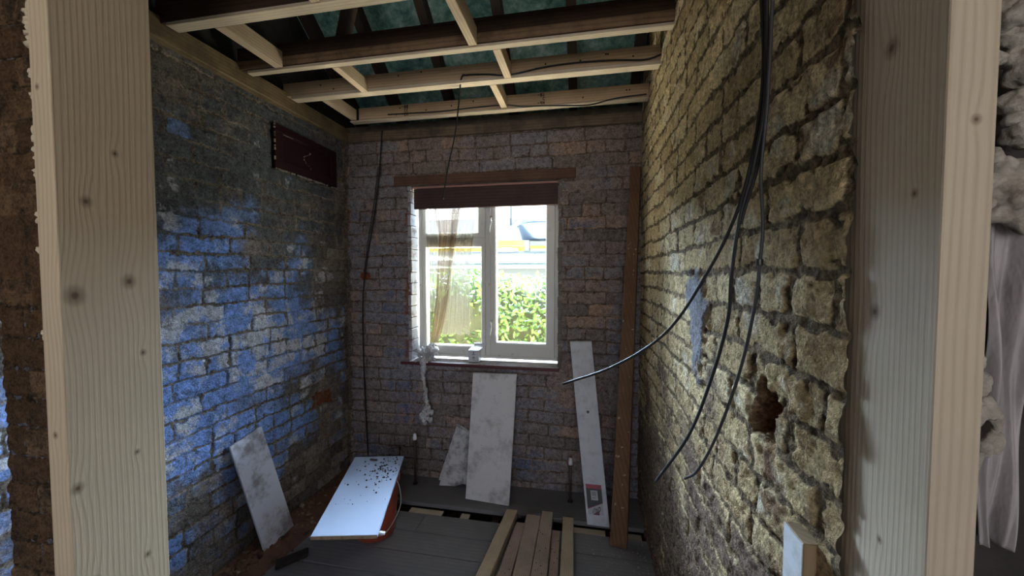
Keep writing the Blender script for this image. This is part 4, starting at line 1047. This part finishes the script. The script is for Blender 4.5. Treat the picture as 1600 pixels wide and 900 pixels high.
for k in range(9000):
    x = rr_.uniform(-3.6, 1.2); z = rr_.uniform(-.9, 1.36) + .05*math.sin(x*3); y = 4.42 + rr_.uniform(0, .22) + .12*math.sin(x*4.3+z*2.1) + .10*math.sin(z*5.1-x*2)
    if z > 1.15: y += (z-1.15)*1.2
    L_ = rr_.uniform(.055, .11); w_ = L_*rr_.uniform(.34, .46)
    d = Vector((rr_.gauss(0, .8), rr_.gauss(-.5, .45), rr_.gauss(.1, .7))).normalized(); s_ = d.cross(Vector((rr_.gauss(0, .4), rr_.gauss(-1, .4), rr_.gauss(.5, .5)))).normalized(); n_ = d.cross(s_)
    p_ = Vector((x, y, z))
    g.add([p_, p_+d*L_*.3+s_*w_*.45+n_*.004, p_+d*L_*.65+s_*w_*.5+n_*.004, p_+d*L_, p_+d*L_*.65-s_*w_*.5+n_*.004, p_+d*L_*.3-s_*w_*.45+n_*.004, p_+d*L_*.5-n_*.006],
          [(0, 1, 6), (1, 2, 6), (2, 3, 6), (3, 4, 6), (4, 5, 6), (5, 0, 6)])
o = g.build('leaves', M['leaf'], hg); o['kind'] = 'stuff'
# ground, far roof
MB().box(-14, 14, 2.9, 60, -2.8, -2.6).build('ground', dusty('garden_ground', (.12, .16, .06), (.2, .17, .12), .6), origin='zero')['kind'] = 'structure'
# scaffold: lattice beam, guard tubes, toe board, tub
SY = 3.6
def tubeH(name, z, r_, mat, lb_, y=SY):
    return tag(MB().tube([(-3.2, y, z), (1.0, y, z)], r_, 16).build(name, mat, smooth=True), lb_, 'scaffold pole')
M['galv'] = plain('weathered_galvanised', (.09, .115, .13), .6, .2, .0); M['galv2'] = plain('dull_blue_grey_tube', (.05, .075, .09), .6, .2, .0); M['yellow'] = plain('yellow_paint', (.24, .20, .035), .6, .2)
sc_ = empty('scaffold_beam', (-1.0, SY, 1.56)); tag(sc_, 'yellow scaffold beam with an oval white badge seen through the window', 'scaffold beam')
m = MB(); m.box(-3.2, -.56, SY-.02, SY+.02, 1.612, 1.664); m.box(-3.2, -.56, SY-.016, SY+.02, 1.560, 1.609); m.box(-.52, 1.0, SY-.016, SY+.02, 1.585, 1.61)
m.build('beam', M['yellow'], sc_, bevel=.003)
m = MB(); m.box(-.565, -.515, SY-.03, SY+.025, 1.555, 1.665); m.box(-.515, 1.0, SY-.022, SY+.02, 1.612, 1.655)
m.build('bracket', M['galv2'], sc_, bevel=.004)
def oval(cx, cz, a_, b_, y0_, y1_):
    n_ = 28; P_ = [(cx+a_*math.copysign(abs(math.cos(t))**.8, math.cos(t)), y0_, cz+b_*math.copysign(abs(math.sin(t))**.8, math.sin(t))) for t in [2*math.pi*k/n_ for k in range(n_)]]
    return MB().prism(P_, (0, y1_-y0_, 0))
bd = oval(-.732, 1.574, .112, .022, SY-.050, SY-.046).build('badge', plain('blue_badge', (.03, .05, .16), .6), sc_)
oval(-.732, 1.577, .082, .018, SY-.052, SY-.0505).build('badge_face', plain('white_badge', (.26, .27, .28), .6), bd)
m = MB(); rr_ = random.Random(3)
for k in range(8):
    x = -.790+k*.0150; m.box(x, x+.003, SY-.0535, SY-.0522, 1.570, 1.584)
    m.box(x+.003, x+.009, SY-.0535, SY-.0522, 1.570+.0055*(k % 3), 1.573+.0055*(k % 3))
m.build('badge_lettering', plain('badge_ink', (.06, .08, .13), .5), bd)
tubeH('scaffold_tube', 1.520, .045, M['galv'], 'thick grey scaffold tube just below the yellow beam')
tubeH('scaffold_tube', 1.427, .026, M['galv2'], 'thin blue-grey scaffold tube lowest in the window view')
m = MB(); m.tube([(-.44, SY-.02, 1.518), (-.41, SY-.075, 1.518)], .036, 20); tag(m.build('scaffold_coupler', M['galv'], smooth=True), 'round grey scaffold coupler on the thick tube at the right of the pane', 'coupler')
tag(MB().tube([(.62, SY, -2.6), (.62, SY, 2.6)], .024, 12).build('scaffold_upright', M['galv'], smooth=True), 'grey scaffold upright standing to the right of the window view', 'scaffold pole')
tag(MB().tube([(-2.9, SY, -2.6), (-2.9, SY, 2.6)], .024, 12).build('scaffold_upright', M['galv'], smooth=True), 'grey scaffold upright standing to the left of the window view', 'scaffold pole')
tb = empty('plastic_tub', (-.43, 3.75, 1.665)); tag(tb, 'blue-grey plastic tub standing on the scaffold above the yellow beam', 'tub')
MB().lathe((-.40, 3.80, 1.666), [(.20, 0), (.22, .02), (.255, .14), (.27, .145), (.27, .165), (.245, .165), (.20, .02)], 40).build('body', plain('blue_grey_plastic', (.035, .06, .11), .6, .2), tb, smooth=True)
v_, f_ = blob_mesh([((-.52, 3.75, 1.83), (.11, .10, .05)), ((-.38, 3.78, 1.83), (.10, .10, .045)), ((-.60, 3.74, 1.86), (.05, .06, .05))], 5, 3, .5, 7)
tag(link('plastic_bag', v_, f_, plain('pale_blue_bag', (.20, .26, .32), .6, .2), smooth=True), 'pale blue crumpled plastic bag in the tub on the scaffold', 'bag')
tag(MB().box(-3.2, 1.0, 3.62, 4.05, 1.625, 1.664).build('scaffold_board', plain('scaffold_plank', (.15, .13, .10), .8), bevel=.004), 'pale scaffold plank carrying the blue-grey tub', 'plank')
hs = empty('neighbour_house', (-3, 16, -2.6)); tag(hs, 'pale neighbouring house with a light roof beyond the hedge', 'building')
MB().box(-9, 6, 14, 19, -2.6, 1.7).build('wall', plain('pale_render', (.30, .29, .27), .9), hs)
m = MB(); m.prism([(-9.4, 13.7, 1.6), (6.4, 13.7, 1.6), (6.4, 16.5, 3.6), (-9.4, 16.5, 3.6)], (0, 0, .12)); m.prism([(-9.4, 19.3, 1.6), (6.4, 19.3, 1.6), (6.4, 16.5, 3.6), (-9.4, 16.5, 3.6)], (0, 0, .12))
rf = m.build('roof', dusty('pale_roof_tiles', (.22, .20, .20), (.15, .14, .14), 3), hs)
m = MB(); m.tube([(-3.1, 16.0, 3.3), (-3.1, 16.0, 4.5)], .03, 8); m.tube([(-3.5, 16.0, 4.45), (-2.6, 16.0, 4.35)], .03, 8)
m.build('aerial', M['galv2'], rf)
